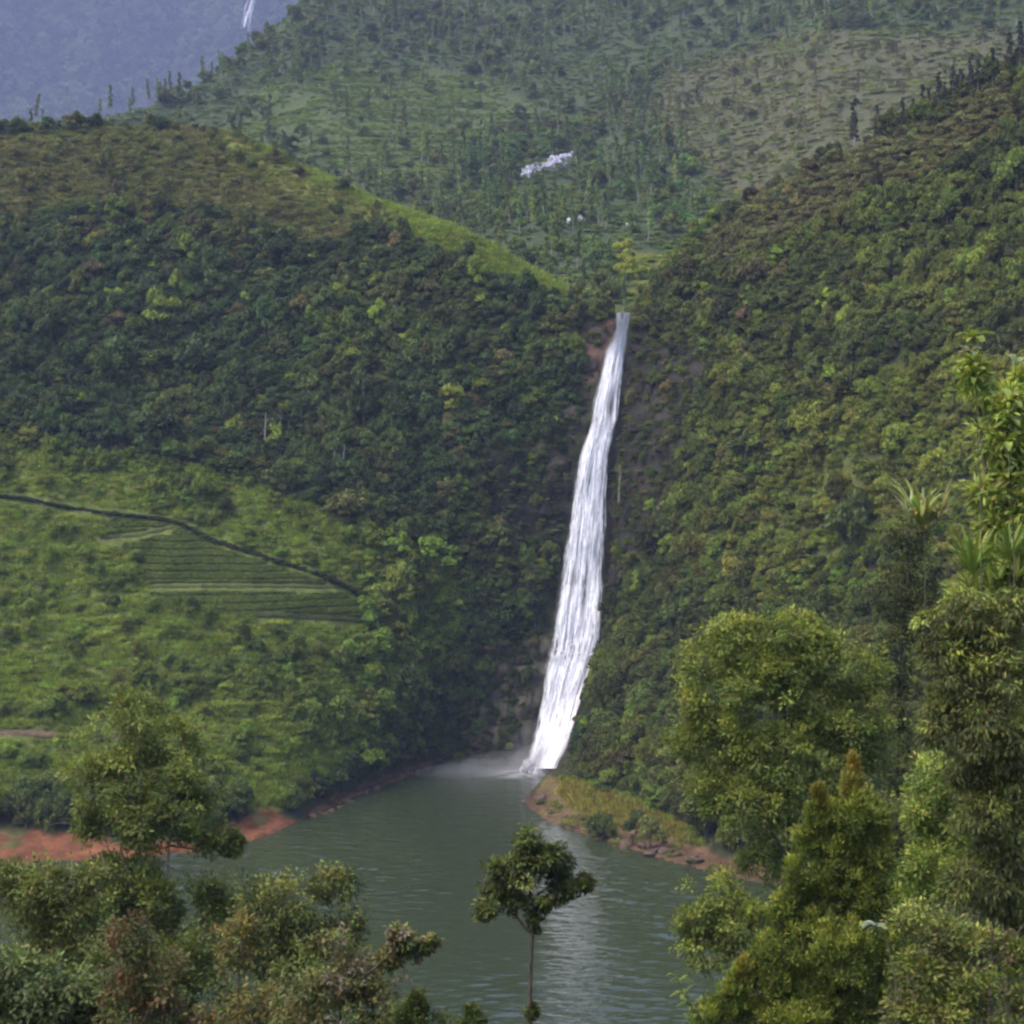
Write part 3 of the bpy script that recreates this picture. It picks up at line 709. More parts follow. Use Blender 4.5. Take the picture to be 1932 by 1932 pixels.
# ------------------------------------------------------------------ waterfall
ty = np.linspace(590, 1449, 90); tsn = np.linspace(-1, 1, 9)
YG = np.zeros((90, 9))
for i, yy in enumerate(ty):
    l, r_ = np.interp(yy, FT[:, 0], FT[:, 1]), np.interp(yy, FT[:, 0], FT[:, 2])
    for jx, s in enumerate(tsn):
        h = cast(l + (r_ - l) * (s + 1) / 2, yy); YG[i, jx] = h[1] if h is not None else 372
for _ in range(3):
    YG[1:-1] = np.minimum(YG[1:-1], (YG[:-2] + YG[1:-1] * 2 + YG[2:]) / 4)
for _ in range(30):
    YG[1:-1] = (YG[:-2] + YG[1:-1] + YG[2:]) / 3; YG[:, 1:-1] = (YG[:, :-2] + YG[:, 1:-1] * 2 + YG[:, 2:]) / 4
YG -= 1.2
def fall_pt(yy, s, off):
    yy = np.asarray(yy, float); s = np.asarray(s, float)
    l, r_ = np.interp(yy, FT[:, 0], FT[:, 1]), np.interp(yy, FT[:, 0], FT[:, 2])
    s = np.clip(s, -1.15, 1.15); fi = np.clip((yy - 590) / (1449 - 590) * 89, 0, 88.999); fj = np.clip((s + 1) * 4, 0, 7.999)
    i, j = fi.astype(int), fj.astype(int); u, v = fi - i, fj - j
    Y = (YG[i, j] * (1 - u) + YG[i + 1, j] * u) * (1 - v) + (YG[i, j + 1] * (1 - u) + YG[i + 1, j + 1] * u) * v
    return at(l + (r_ - l) * (s + 1) / 2, yy, Y - off)
wf = empty('waterfall', fall_pt(1449, 0, 1), 'tall white waterfall plunging down the cliff into the green lake', 'waterfall')
wf_inv = Vector(wf.location)
def fallpart(name, V, F, mat_, smooth=True):
    o = add(name, mesh_np(name, np.asarray(V) - np.array(wf_inv), F, None, smooth, [mat_]), wf)
    return o
def cascade_mat():
    m, ns, ls = newmat('cascade_water')
    out = N(ns, 'ShaderNodeOutputMaterial'); p = N(ns, 'ShaderNodeBsdfPrincipled')
    att = N(ns, 'ShaderNodeAttribute', attribute_name='col')
    tc = N(ns, 'ShaderNodeTexCoord'); mp = N(ns, 'ShaderNodeMapping'); mp.inputs['Scale'].default_value = (3.2, 1.2, .22)
    ls.new(tc.outputs['Object'], mp.inputs[0])
    n1 = N(ns, 'ShaderNodeTexNoise'); n1.inputs['Scale'].default_value = 1.0; n1.inputs['Detail'].default_value = 6
    ls.new(mp.outputs[0], n1.inputs['Vector'])
    rp = N(ns, 'ShaderNodeValToRGB'); rp.color_ramp.elements[0].position = .3; rp.color_ramp.elements[1].position = .55
    rp.color_ramp.elements[0].color = (.86, .85, .89, 1); rp.color_ramp.elements[1].color = (1, 1, 1, 1); ls.new(n1.outputs[0], rp.inputs[0])
    c = mixcol(ns, ls, 'MULTIPLY', 1.0, att.outputs['Color'], rp.outputs[0]); ls.new(c, p.inputs['Base Color'])
    p.inputs['Roughness'].default_value = .7; p.inputs['Specular IOR Level'].default_value = .15
    t = N(ns, 'ShaderNodeBsdfTranslucent'); ls.new(c, t.inputs['Color'])
    mx = N(ns, 'ShaderNodeMixShader'); mx.inputs[0].default_value = .1
    ls.new(p.outputs[0], mx.inputs[1]); ls.new(t.outputs[0], mx.inputs[2])
    tr = N(ns, 'ShaderNodeBsdfTransparent'); ma = N(ns, 'ShaderNodeMixShader'); ls.new(att.outputs['Alpha'], ma.inputs[0]); ls.new(tr.outputs[0], ma.inputs[1]); ls.new(mx.outputs[0], ma.inputs[2])
    ls.new(ma.outputs[0], out.inputs['Surface'])
    return m
M_CASC = cascade_mat()
GAPS = [(765, 34, .42, .26, 1.0), (695, 24, .12, .16, .85), (640, 16, -.75, .3, .7), (1125, 50, .16, .13, 1.0), (1100, 70, -.5, .10, .85), (965, 40, .33, .07, .6), (870, 30, -.3, .08, .4), (1040, 50, .62, .07, .5), (760, 40, -.85, .2, .5)]
def smooth01(a, lo, hi):
    t = np.clip((a - lo) / (hi - lo), 0, 1); return t * t * (3 - 2 * t)
def cascade(name, y0, y1, seed):
    part = None
    for layer in range(3):
        ny, nsx = int((y1 - y0) / 2.0), 96
        yy, s_ = np.meshgrid(np.linspace(y0, y1, ny), np.linspace(-1.12, 1.12, nsx), indexing='ij')
        flow = s_ * 6 + .5 * (fbm(yy / 80, s_ * 2, 8) - .5) + layer * 13.7
        yj = yy + 260 * fbm(flow * 1.9, flow * 0 + 3, 71, 3)
        st = fbm(flow * 1.5, yj / 85, 6 + layer, 5); st2 = fbm(flow * 3.6, yj / 30, 16 + layer, 4)
        thin_ = np.zeros_like(yy)
        for (gy, gh, gs, gw, am) in GAPS: thin_ = np.maximum(thin_, am * np.exp(-((yy - gy) / gh) ** 2 - ((s_ - gs) / gw) ** 2))
        streak = st * .5 + st2 * .5
        edge = smooth01(1.0 - np.abs(s_) + (st2 - .5) * .45 + (fbm(yy / 30, np.sign(s_) * 5 + layer, 3, 3) - .5) * .22, -.04, .34)
        brk = .06 * np.sin(yy / 23 + 4 * fbm(yy / 60, s_ * 1.5, 3)) 
        streak = streak + brk
        if layer == 0: al = smooth01(streak, .25, .40) * .98
        elif layer == 1: al = smooth01(streak, .43, .58) * .92
        else: al = smooth01(streak, .52, .62) * .95
        al = al * edge * (1 - thin_ * (1 - .1 * layer))
        al *= np.where(yy < 606, 1 - np.clip(1.2 - np.abs(s_ + .05) / (.40 * np.clip((606 - yy) / 14, .01, 1)), 0, 1), 1)
        if layer == 0: al = np.maximum(al, edge * (1 - thin_) * .95 * smooth01(700 - yy, 0, 60) * np.where((yy < 604) & (np.abs(s_ + .05) < .3), 0, 1))
        tone = np.maximum(smooth01(st2, .25, .6), .8 * smooth01(690 - yy, 0, 60))[..., None]
        col = np.array((.66, .65, .74)) * (1 - tone) + np.array((.97, .96, .98)) * tone
        V = fall_pt(yy, s_ * .86, .6 + .5 * layer + .6 * (1 - np.clip(np.abs(s_), 0, 1) ** 2) + (streak - .5) * 1.0)
        o = add(name if layer == 0 else 'water_veil', mesh_np(name, V.reshape(-1, 3) - np.array(wf_inv), grid_faces(ny, nsx), np.concatenate([col, al[..., None]], -1).reshape(-1, 4), True, [M_CASC]), wf if layer == 0 else part)
        part = part or o
cascade('upper_cascade', 590, 806, 1)
cascade('main_cascade', 800, 1240, 2)
cascade('lower_cascade', 1234, 1450, 3)
# splashes on the ledges: clusters of droplets and spray blobs
def blobs(centers, rads, seed):
    rng = np.random.default_rng(seed); g = Geo()
    a = np.linspace(0, 2 * np.pi, 7)[:-1]; b = np.linspace(-1.3, 1.3, 5)
    base = np.array([[math.cos(q) * math.cos(p), math.sin(q) * math.cos(p), math.sin(p)] for p in b for q in a])
    F = [(i * 6 + k, i * 6 + (k + 1) % 6, (i + 1) * 6 + (k + 1) % 6, (i + 1) * 6 + k) for i in range(4) for k in range(6)]
    for c, r in zip(centers, rads):
        g.put(c + base * r * (1 + .35 * rng.normal(size=(len(base), 1))), F)
    return g
rng = np.random.default_rng(12)
cs, rs = [], []
for (yy, s0, s1, cnt) in ((806, -.7, .75, 26), (1238, -.7, .75, 30)):
    for _ in range(cnt):
        cs.append(fall_pt(yy + rng.normal() * 12, rng.uniform(s0, s1), 1.2 + rng.random() * .6)); rs.append(rng.uniform(.08, .28))
for _ in range(150):
    cs.append(on_lake(rng.uniform(985, 1056), 1449 + rng.normal() * 3) + (0, -1.5 + rng.normal(), rng.random() * 1.0)); rs.append(rng.uniform(.25, .8))
g = blobs(cs, rs, 5)
add('splash', mesh_np('splash', np.concatenate(g.V) - np.array(wf_inv), np.concatenate(g.F), None, True, [M_FALL]), wf, None, None, None, 'stuff')
# foam spreading from the foot of the fall
fx, fy = np.meshgrid(np.linspace(-1, 1, 90), np.linspace(-1, 1, 70)); fo = on_lake(1000, 1462)
frad = np.sqrt(fx ** 2 + fy ** 2)
fal = np.clip(1 - frad, 0, 1) ** 1.1 * smooth01(fbm(fx * 5, fy * 11, 5, 4), .32, .6) * .9 + .5 * np.clip(1 - frad * 1.2, 0, 1) * smooth01(fbm(fx * 3, fy * 22, 9, 3), .5, .66)
FV = np.stack([fo[0] + fx * 9 - 1.5, fo[1] + fy * 9 + 1, np.full_like(fx, .24)], -1)
add('foam', mesh_np('foam', FV.reshape(-1, 3), grid_faces(70, 90), np.concatenate([np.full((*fx.shape, 3), .8), fal[..., None] * .6], -1).reshape(-1, 4), True, [M_CASC]), None, 'streaks of white foam on the pool at the foot of the falls', 'foam', None, 'stuff')
# distant fall on the mountain
dg = Geo(); pts = []
for yy, xx in ((-60, 506), (-20, 497), (0, 490), (14, 484), (30, 478), (46, 474), (64, 471)):
    h = cast(xx, yy, mbvh); pts.append((h if h is not None else at(xx, yy, 3400)) + (0, -48, 0))
pts = np.array(pts)
dr = np.random.default_rng(8)
for kx in range(9):
    off = np.c_[np.linspace(.3, 1, 7) * dr.normal() * 3.4 + dr.normal(size=7) * 1.1, -dr.random(7) * 5, dr.normal(size=7) * 6]
    dg.tube(pts + off, np.array([1.2, 1.7, 2, 2, 1.8, 1.5, .6]) * dr.uniform(.3, .8, 7), 5)
dm = dg.mesh('distant_waterfall', [M_FALL], True)
add('distant_waterfall', dm, None, 'thin white thread of a distant waterfall on the blue mountain', 'waterfall')
# rapids of the river above the falls
rg_ = np.random.default_rng(31); cs, rs = [], []
for (x0, y0, x1, y1, cnt, rr_) in ((1070, 308, 1030, 326, 90, .5), (1030, 326, 1000, 334, 30, .35), (1000, 332, 990, 345, 50, .42)):
    for _ in range(cnt):
        t = rg_.random(); h = cast(x0 + (x1 - x0) * t + rg_.normal() * 4, y0 + (y1 - y0) * t + rg_.normal() * 4, fbvh)
        if h is not None: cs.append(h + (0, -4.0 - rg_.random() * 2, 2.0)); rs.append(rr_ * (.6 + .8 * rg_.random()))
g = blobs(cs, rs, 9)
add('river_rapids', g.mesh('river_rapids', [M_FALLB], True), None, 'white water of the river glimpsed between trees high above the falls', 'rapids', None, 'stuff')

# ------------------------------------------------------------------ boulders
def rock_mesh(seed, col, sub=3):
    import bmesh
    bm = bmesh.new(); bmesh.ops.create_icosphere(bm, subdivisions=sub, radius=1)
    rng = np.random.default_rng(seed); pl = norm(rng.normal(size=(9, 3))); dd = rng.uniform(.55, .85, 9)
    for v in bm.verts:
        p = np.array(v.co)
        for a, d in zip(pl, dd):
            e = p @ a - d
            if e > 0: p = p - a * e * .92
        v.co = p
    me = bpy.data.meshes.new('boulder'); bm.to_mesh(me); bm.free()
    a = me.attributes.new('col', 'FLOAT_COLOR', 'POINT')
    a.data.foreach_set('color', np.tile(np.array((*col, 1), np.float32), len(me.vertices)))
    me.materials.append(M_ROCK)
    return me
ROCKS = [rock_mesh(40 + k, c) for k, c in enumerate(((.15, .10, .075), (.12, .085, .065), (.19, .13, .09), (.10, .075, .06)))]
PALER = rock_mesh(61, (.55, .54, .5)); 
rng = np.random.default_rng(77)
shore_line = [(992,1506),(1010,1525),(1040,1545),(1075,1562),(1120,1580),(1170,1597),(1220,1610),(1270,1622),(1320,1634)]
sl = np.array(shore_line, float)
for k in range(56):
    t = rng.random() * (len(sl) - 1.001); i = int(t); q = sl[i] + (sl[i + 1] - sl[i]) * (t - i)
    big = rng.random() < .25
    p = on_lake(q[0] + rng.normal() * 6, q[1] - 2 + rng.normal() * 4) + (rng.normal() * .5, 1 + rng.random() * 3, 0)
    z = drop(p[0], p[1], bvh); p[2] = max(z if z is not None else 0, 0) - .1
    s = rng.uniform(.9, 1.6) if big else rng.uniform(.4, .85); p[2] += s * .2
    o = add('boulder', ROCKS[rng.integers(0, 4)], None, ('large' if big else 'small' if s < .6 else 'middling') + ' brown boulder ' + ('at the tip of the spit near the falls' if t < 1.2 else 'on the shore just past the spit, right of it' if t < 3 else 'midway along the grassy right shore' if t < 5.5 else 'at the red end of the right shore by the domed tree'), 'boulder', 'boulders along the right shore')
    o.location = p; o.scale = (s, s * rng.uniform(.7, 1.1), s * rng.uniform(.5, .8)); o.rotation_euler = (rng.normal() * .2, rng.normal() * .2, rng.random() * 6)
for k in range(34):
    q = np.array([(550,1556),(620,1538),(690,1498),(740,1476),(800,1456)], float); t = rng.random() * 3.999; i = int(t); q = q[i] + (q[i + 1] - q[i]) * (t - i)
    p = on_lake(*(q + (rng.normal() * 5, -3))) + (0, rng.random() * 3, 0)
    z = drop(p[0], p[1], bvh); p[2] = max(z if z is not None else 0, 0) - .1; s = rng.uniform(.3, .9)
    o = add('boulder', ROCKS[rng.integers(0, 4)], None, ('large' if s > .72 else 'small' if s < .48 else 'middling') + ' reddish brown boulder ' + ('by the red spit on the left shore' if t < 1 else 'on the left shore below the grassy bank' if t < 2 else 'midway along the shaded left shore' if t < 3 else 'at the far end of the left shore near the pool'), 'boulder', 'boulders along the left shore')
    o.location = p; o.scale = (s, s, s * .65); o.rotation_euler = (0, 0, rng.random() * 6)
for (x, y, s, lab) in ((1072,432,.8,'left one of the pale boulders among trees above the falls'),(1094,428,.9,'right one of the close pair of pale boulders above the falls'),(1182,440,.6,'small pale boulder under the trees, right of the pale pair above the falls')):
    h = cast(x, y, fbvh)
    o = add('boulder', PALER, None, lab, 'boulder'); o.location = h + (0, -4, 1.8); o.scale = (s, s, s * 1.2); o.rotation_euler = (0, 0, x)
LEDGE = [rock_mesh(80 + k, c) for k, c in enumerate(((.05, .043, .037), (.038, .034, .03), (.062, .05, .04)))]
lr = np.random.default_rng(5)
for (x, y, lab) in ((1152,602,'brown rock beside the left prong of water at the lip of the falls'),(1204,604,'brown rock beside the right prong of water at the lip of the falls'),(1215,660,'dark rock ledge right of the falls just below their lip'),(1262,690,'dark ledge on the upper cliff, a little right of the falls'),(1230,735,'dark ledge right of the upper cascade'),(1285,770,'outer dark ledge right of the upper cascade'),(1200,800,'dark rock right of the step between the cascades'),(1255,845,'dark cliff block right of the falls below the step'),(1205,890,'dark cliff block close right of the main cascade'),(1270,925,'outer dark cliff block right of the main cascade'),(1190,965,'wet dark rock hugging the right of the main cascade'),(1215,1030,'dark rock right of the main cascade at mid height'),(1170,1085,'wet dark rock right of the lower half of the main cascade'),(1165,1150,'dark rock right of the falls above their last step'),
                    (1125,640,'reddish brown rock left of the upper cascade'),(1105,690,'reddish brown rock below it, left of the upper cascade'),(1080,780,'brown rock left of the step between the cascades'),(1050,880,'dark rock left of the main cascade, upper part'),(985,930,'dark cliff block in the forest left of the main cascade'),(1030,960,'dark rock left of the main cascade at mid height'),(960,1010,'lowest dark cliff block left of the main cascade'),(1005,1040,'dark rock close left of the main cascade, lower part'),
                    (985,1245,'grey-brown rock topping the bare slab left of the lower falls'),(955,1300,'grey-brown rock in the middle of the bare slab'),(930,1355,'grey-brown rock low on the bare slab'),(975,1390,'grey-brown rock at the foot of the slab beside the falls'),(900,1405,'leftmost grey-brown rock at the foot of the slab'),(1125,1290,'brown rock right of the lower cascade'),(1108,1345,'brown rock close right of the foot of the falls')):
    h = cast(x, y)
    if h is None: continue
    o = add('rock_ledge', LEDGE[2 if x < 1130 and y < 800 or y > 1200 else lr.integers(0, 2)], None, lab, 'rock')
    o.location = h + (0, .5, -.4); sx = .9 if y < 610 else lr.uniform(1.6, 3.4); o.scale = (sx, 1.7, sx * lr.uniform(.5, .95)); o.rotation_euler = (lr.normal() * .15, lr.normal() * .2, lr.normal() * .4)
# paths through the tea
M_PATH = ground_mat('path_soil', 2.0, .5)
def path(name, pts, wid, col, label, lift=.25):
    pts = np.array(pts, float); t = np.linspace(0, len(pts) - 1, 90)
    xs, ys = np.interp(t, range(len(pts)), pts[:, 0]), np.interp(t, range(len(pts)), pts[:, 1])
    C = np.array([cast(a, b) for a, b in zip(xs, ys)])
    for _ in range(4): C[1:-1] = (C[:-2] + 2 * C[1:-1] + C[2:]) / 4
    w1 = wid * (1 + .35 * (fbm(t * 6, t * 0, 3) - .5) * 2)[:, None]
    out = np.array((0, -1., 0))
    prof = [C + (0, .35, .95 * wid), C + (0, -.2, .15) , C + out * w1 + (0, 0, .05), C + out * w1 * 1.25 + (0, 0, -.9 * wid)]
    V = np.stack(prof, 1)
    add(name, mesh_np(name, V.reshape(-1, 3), grid_faces(90, 4), np.array(col), True, [M_PATH]), None, label, 'path', None, 'structure')
    return C
PA = path('path', [(-60,930),(0,936),(42,940),(140,960),(245,973),(325,981),(403,1020),(490,1048),(612,1087),(650,1105),(690,1130)], .42, (.026, .028, .013), 'dark footpath cut across the tea slope above the left shore')
hq = np.repeat(PA, 5, 0) + RNG.normal(size=(len(PA) * 5, 3)) * (.5, .35, .1) + (0, -.5, -.1); hs = .4 + .35 * RNG.random(len(hq))
stuff('path_hedge', 'bush_set', hq, np.c_[hs, hs, hs * .9], palette(len(hq), (.04, .05, .024), .2), 'dark low hedge bordering the footpath across the tea slope', 'hedge')
PB = path('path', [(190,1015),(260,1010),(330,995)], .4, (.06, .07, .026), 'short thin path branching inside the tea field')
PC = path('path', [(480,1160),(560,1162),(690,1170)], .4, (.05, .055, .022), 'level path along the foot of the tea field')
PD = path('path', [(280,1108),(420,1106),(640,1108)], .3, (.06, .07, .026), 'faint line across the middle of the tea field')
PE = path('path', [(-60,1385),(0,1383),(60,1382),(110,1386)], .5, (.15, .11, .07), 'pale track on the slope behind the tall left tree')

# slender trees in a line on the right ridge, and pale trunks on the left hill
ORD = 'first second third fourth fifth sixth seventh eighth ninth tenth eleventh twelfth thirteenth fourteenth fifteenth sixteenth seventeenth'.split()
RTREES = sorted(((1905,52),(1925,60),(1872,46),(1845,40),(1832,50),(1812,40),(1798,46),(1782,34),(1770,48),(1752,36),(1740,44),(1722,34),(1702,40),(1684,30),(1655,44),(1612,62),(1664,32),(1860,36)), reverse=True)
for ti, (x, hpx) in enumerate(RTREES):
    yy = float(np.interp(x, [q[0] for q in Rg], [q[1] for q in Rg]))
    p = None
    for dy in range(0, 40, 3):
        p = cast(x, yy + dy)
        if p is not None: break
    if p is None: continue
    hgt_m = hpx * p[1] / FOC * 1.75
    e = empty('slender_tree', p - (0, 0, .3), ORD[ti] + ' dark slender tree along the right-hand ridge, counting from the right edge' if x != 1612 else 'tallest slender tree, standing apart lower down the right-hand ridge', 'tree', 'slender trees along the ridge' if x != 1612 else None)
    e.scale = (hgt_m / 5.2 * .85, hgt_m / 5.2 * .85, hgt_m / 4.9); e.rotation_euler = (0, 0, x)
    cm, tm = SLIM_PARTS[int(x) % 4]
    c = add('crown', cm, e); c['tint'] = [.05, .055, .04]; add('trunk', tm, e)
for (x, y, hh, lab) in ((503,815,5.5,'pale bare tree trunk standing in the dark forest left of the falls'),(632,860,3.5,'left one of two short pale trunks in the forest'),(650,862,4.0,'right one of two short pale trunks in the forest'),(1166,930,7,'thin pale trunk leaning by the right edge of the falls')):
    p = cast(x, y + 12); g = Geo()
    g.tube([(0, 0, -.5), (.1, -.1, hh * .4), (.25, 0, hh)], [.2, .16, .07], 6); g.tube([(.12, -.05, hh * .5), (.6, -.2, hh * .72), (.8, -.1, hh * .9)], [.09, .06, .02], 5)
    o = add('bare_trunk', g.mesh('bare_trunk', [M_PALE], True), None, lab, 'trunk'); o.location = p + (0, -2.6, 0)

# ------------------------------------------------------------------ foreground trees
def fg_tree(name, label, Y, lobes, stems, cols, tip, leaf=.16, droop=0.0, aspect=.42, dens=1.0, seed=1, clump=.34, bark=None, tipfrac=.25, cat='tree', spread=.8, gap=.36, per=38, bright=.92):
    rng = np.random.default_rng(seed); mpp = Y / FOC; clump0 = clump
    stem_pts = [np.array([at(x, y, Y + (o[0] if (o := s[2:3]) else 0)) for s in st for (x, y) in [s[:2]]]) for st in stems]
    base = stem_pts[0][0].copy()
    gz = drop(base[0], base[1], nbvh); gz = 0 if gz is None else gz
    root = empty(name, (base[0], base[1], gz), label, cat)
    org = np.array((base[0], base[1], gz))
    # trunk(s)
    trunk_r = np.clip((stem_pts[0][:, 2].max() - gz) * .0065, .03, .12)
    first = True
    for si, sp in enumerate(stem_pts):
        if si == 0: sp = np.concatenate([[(sp[0][0], sp[0][1], gz - .3)], sp]) if sp[0][2] > gz + .3 else sp
        m = 14; t = np.linspace(0, len(sp) - 1, m)
        path_ = np.stack([np.interp(t, range(len(sp)), sp[:, a]) for a in range(3)], 1)
        path_[1:-1] += rng.normal(size=(m - 2, 3)) * trunk_r * .35
        g = Geo(); r0 = trunk_r * (1 if si == 0 else .6)
        g.tube(path_ - org, np.linspace(r0, r0 * .3, m), 8)
        add('trunk' if si == 0 else 'stem', g.mesh('trunk', [bark or M_BARK], True), root)
    # limbs to each lobe
    main = stem_pts[0]
    g = Geo(); crown = Geo()
    allstem = np.concatenate([np.stack([np.interp(np.linspace(0, len(s) - 1, 20), range(len(s)), s[:, a]) for a in range(3)], 1) for s in stem_pts])
    for lobe in lobes:
        x, y, rx, ry = lobe[:4]; lcols = [lobe[4]] if len(lobe) > 4 else cols; ltip = lobe[4] if len(lobe) > 4 else tip
        rx_m, ry_m = rx * mpp, ry * mpp
        c = at(x, y, Y + rng.uniform(-.6, .6) * rx_m * 1.2)
        cand = allstem[allstem[:, 2] < c[2] + .2]
        a0 = cand[np.argmin(np.linalg.norm((cand - c) * (1, 1, .6), axis=1))] if len(cand) else allstem[0]
        midp = (a0 + c) / 2 + (0, 0, -.1 * np.linalg.norm(c - a0))
        g.tube(np.array([a0, midp, c]) - org, [trunk_r * .35, trunk_r * .22, trunk_r * .08], 5)
        clump = min(clump0, max(.07, rx_m * .55))
        area = 4 * np.pi * ((rx_m * ry_m + rx_m * rx_m) / 2)
        nc = max(8, int(area / (clump * clump * 1.6) * dens * 1.45))
        d = norm(rng.normal(size=(nc, 3)))
        rad = .4 + .66 * rng.random(nc) ** .6 + .3 * (rng.random(nc) < .10)
        lump = 1 + .34 * (fbm(d[:, 0] * 2.3 + x, d[:, 2] * 2.3 + d[:, 1], seed, 2) - .5) * 2
        cc_ = c + d * (rad * lump)[:, None] * np.array((rx_m, rx_m * .9, ry_m))
        keep = fbm(cc_[:, 0] / (clump * 2.2), cc_[:, 2] / (clump * 2.2) + cc_[:, 1] / (clump * 3), seed + 3, 2) > gap
        cc_, d2, rad2 = cc_[keep], d[keep], rad[keep]
        # twigs
        for q in range(0, len(cc_), 4):
            tw = cc_[q]; st = c + (tw - c) * .35
            g.tube(np.array([st, (st + tw) / 2 + (0, 0, .06), tw]) - org, [trunk_r * .08 + .003, .006, .003], 4)
        nl = rng.integers(int(per * .6), int(per * 1.4), len(cc_)); tot = int(nl.sum())
        own = np.repeat(np.arange(len(cc_)), nl)
        sub = rng.normal(size=(tot, 3)) * clump * .44 * np.array((1, 1, .8))
        Pp = cc_[own] + sub
        outd = norm(sub + d2[own] * clump * .4)
        D = norm(outd * spread + rng.normal(size=(tot, 3)) * .45 + np.array((0, 0, -droop)))
        Nn = norm(rng.normal(size=(tot, 3)) * .5 + np.array((0, 0, 1.0)) + d2[own] * .4)
        L = leaf * (.6 + .7 * rng.random(tot))
        V, F = leaf_quads(Pp - org, D, Nn, L, L * aspect, .07)
        ci = rng.integers(0, len(lcols), len(cc_)); cb = np.array(lcols)[ci]
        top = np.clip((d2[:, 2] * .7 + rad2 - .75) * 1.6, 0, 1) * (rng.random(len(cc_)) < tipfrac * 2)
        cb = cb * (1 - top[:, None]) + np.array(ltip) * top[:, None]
        cb = cb * (.8 + .65 * rng.random((len(cc_), 1)))
        lc = cb[own] * bright * (.7 + .6 * rng.random((tot, 1))) * (1 + .1 * rng.normal(size=(tot, 3)))
        crown.put(V, F, np.repeat(np.clip(lc, .005, .8), 4, 0))
    add('branches', g.mesh('branches', [bark or M_BARK], True), root)
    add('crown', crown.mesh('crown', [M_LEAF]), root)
    return root
OL, OL2, DK = (.108, .13, .030), (.078, .096, .026), (.054, .066, .022)
YGA = (.18, .21, .045)
fg_tree('tall_tree', 'tall leafy tree with pale forked stems on the left, before the red shore', 70,
    [(255,1350,65,50),(200,1405,60,50),(315,1405,70,50),(165,1480,60,55),(265,1470,85,65),(365,1470,65,55),(150,1550,42,40),(395,1555,55,55),(225,1550,70,45),(305,1545,75,50),(400,1640,50,55),(300,1625,46,30),(215,1640,45,32),(355,1640,45,45),(250,1690,70,40),(330,1690,60,40),(190,1700,50,40),(410,1710,40,40),(440,1590,18,26),(360,1720,80,80),(245,1725,75,60),(320,1800,95,55)],
    [[(280,1960),(272,1760),(268,1620),(266,1480),(258,1370)],[(275,1740),(312,1680),(318,1600),(345,1500)],[(276,1750),(240,1650),(215,1540),(190,1440)]],
    [OL, OL2, (.115, .145, .036)], (.21, .23, .05), .2, .1, .4, .95, 11, .36, M_PALE, .3, gap=0.5, bright=1.08)
fg_tree('round_tree', 'rounded dark tree with pale yellow shoots, lower left beside the open water', 62,
    [(620,1680,60,45),(560,1705,55,45),(505,1725,50,45),(650,1740,40,45),(485,1685,32,28),(560,1775,70,50),(490,1790,60,50),(640,1800,50,40)],
    [[(570,2000),(565,1850),(570,1720)],[(566,1850),(620,1760),(630,1690)]], [OL2, DK, (.10, .12, .03)], (.24, .24, .05), .18, .25, .42, 1.0, 12, .36, gap=0.4)
fg_tree('leafy_shrub', 'olive shrub with yellowish leaves at the left edge under the red bank', 55,
    [(20,1655,38,28),(80,1655,42,28),(150,1662,46,32),(15,1700,42,35),(85,1690,48,40),(140,1725,55,45),(55,1765,75,55),(170,1790,60,55),(110,1820,60,45)],
    [[(90,1960),(92,1800),(90,1700)]], [OL, OL2, (.09, .10, .03)], (.19, .20, .05), .17, .1, .4, .9, 13, .34, cat='shrub')
fg_tree('broadleaf_shrub', 'dark green broad-leaved shrub filling the bottom left corner', 38,
    [(35,1850,60,55),(110,1875,60,50),(45,1925,75,45),(160,1925,50,40),(190,1880,30,30)],
    [[(80,2010),(82,1900),(85,1840)]], [(.07, .095, .034), (.055, .075, .028), (.09, .115, .04)], (.14, .17, .05), .15, .35, .5, .9, 14, .26, cat='shrub')
fg_tree('red_shrub', 'shrub with reddish brown leaves in front of the tall left tree', 36,
    [(250,1790,45,55),(300,1850,60,55),(235,1865,50,45),(280,1920,75,45),(340,1910,40,40)],
    [[(275,2010),(272,1900),(262,1770)]], [(.14, .065, .035), (.10, .075, .03), (.09, .11, .03), (.08, .105, .03), (.08, .105, .03)], (.14, .10, .04), .12, .3, .45, .62, 15, .24, cat='shrub', gap=0.42)
fg_tree('russet_shrub', 'russet and olive shrub between the red shrub and the pinkish one', 35,
    [(455,1780,34,45),(440,1850,48,50),(430,1915,55,45),(490,1905,40,40)],
    [[(450,2010),(450,1900),(455,1770)]], [(.14, .085, .03), (.14, .12, .03), (.095, .105, .03), (.085, .10, .03)], (.22, .17, .045), .12, .3, .42, .62, 16, .24, cat='shrub', gap=0.42)
fg_tree('pinkish_shrub', 'shrub of pinkish brown and olive leaves with one drooping branch over the water', 34,
    [(615,1795,48,45),(675,1830,52,45),(600,1870,58,45),(690,1895,62,45),(560,1915,50,40),(640,1925,60,40),(735,1800,28,28),(757,1775,20,28),(785,1785,20,16),(808,1780,14,14)],
    [[(640,2010),(640,1900),(650,1810)],[(645,1880),(700,1830),(755,1785),(812,1768)]], [(.13, .11, .04), (.19, .155, .11), (.09, .115, .03), (.09, .12, .03), (.12, .095, .035)], (.19, .19, .055), .12, .5, .42, .7, 17, .23, cat='shrub', gap=0.42)
fg_tree('pointed_sapling', 'pointed green sapling tip rising from the bottom edge beside the pinkish shrub', 32,
    [(785,1895,14,22),(775,1922,28,24),(815,1930,22,16)], [[(785,2000),(785,1940),(786,1885)]], [(.06, .085, .025), (.08, .10, .03)], (.12, .15, .04), .11, -.4, .35, 1.0, 18, .16, cat='sapling')
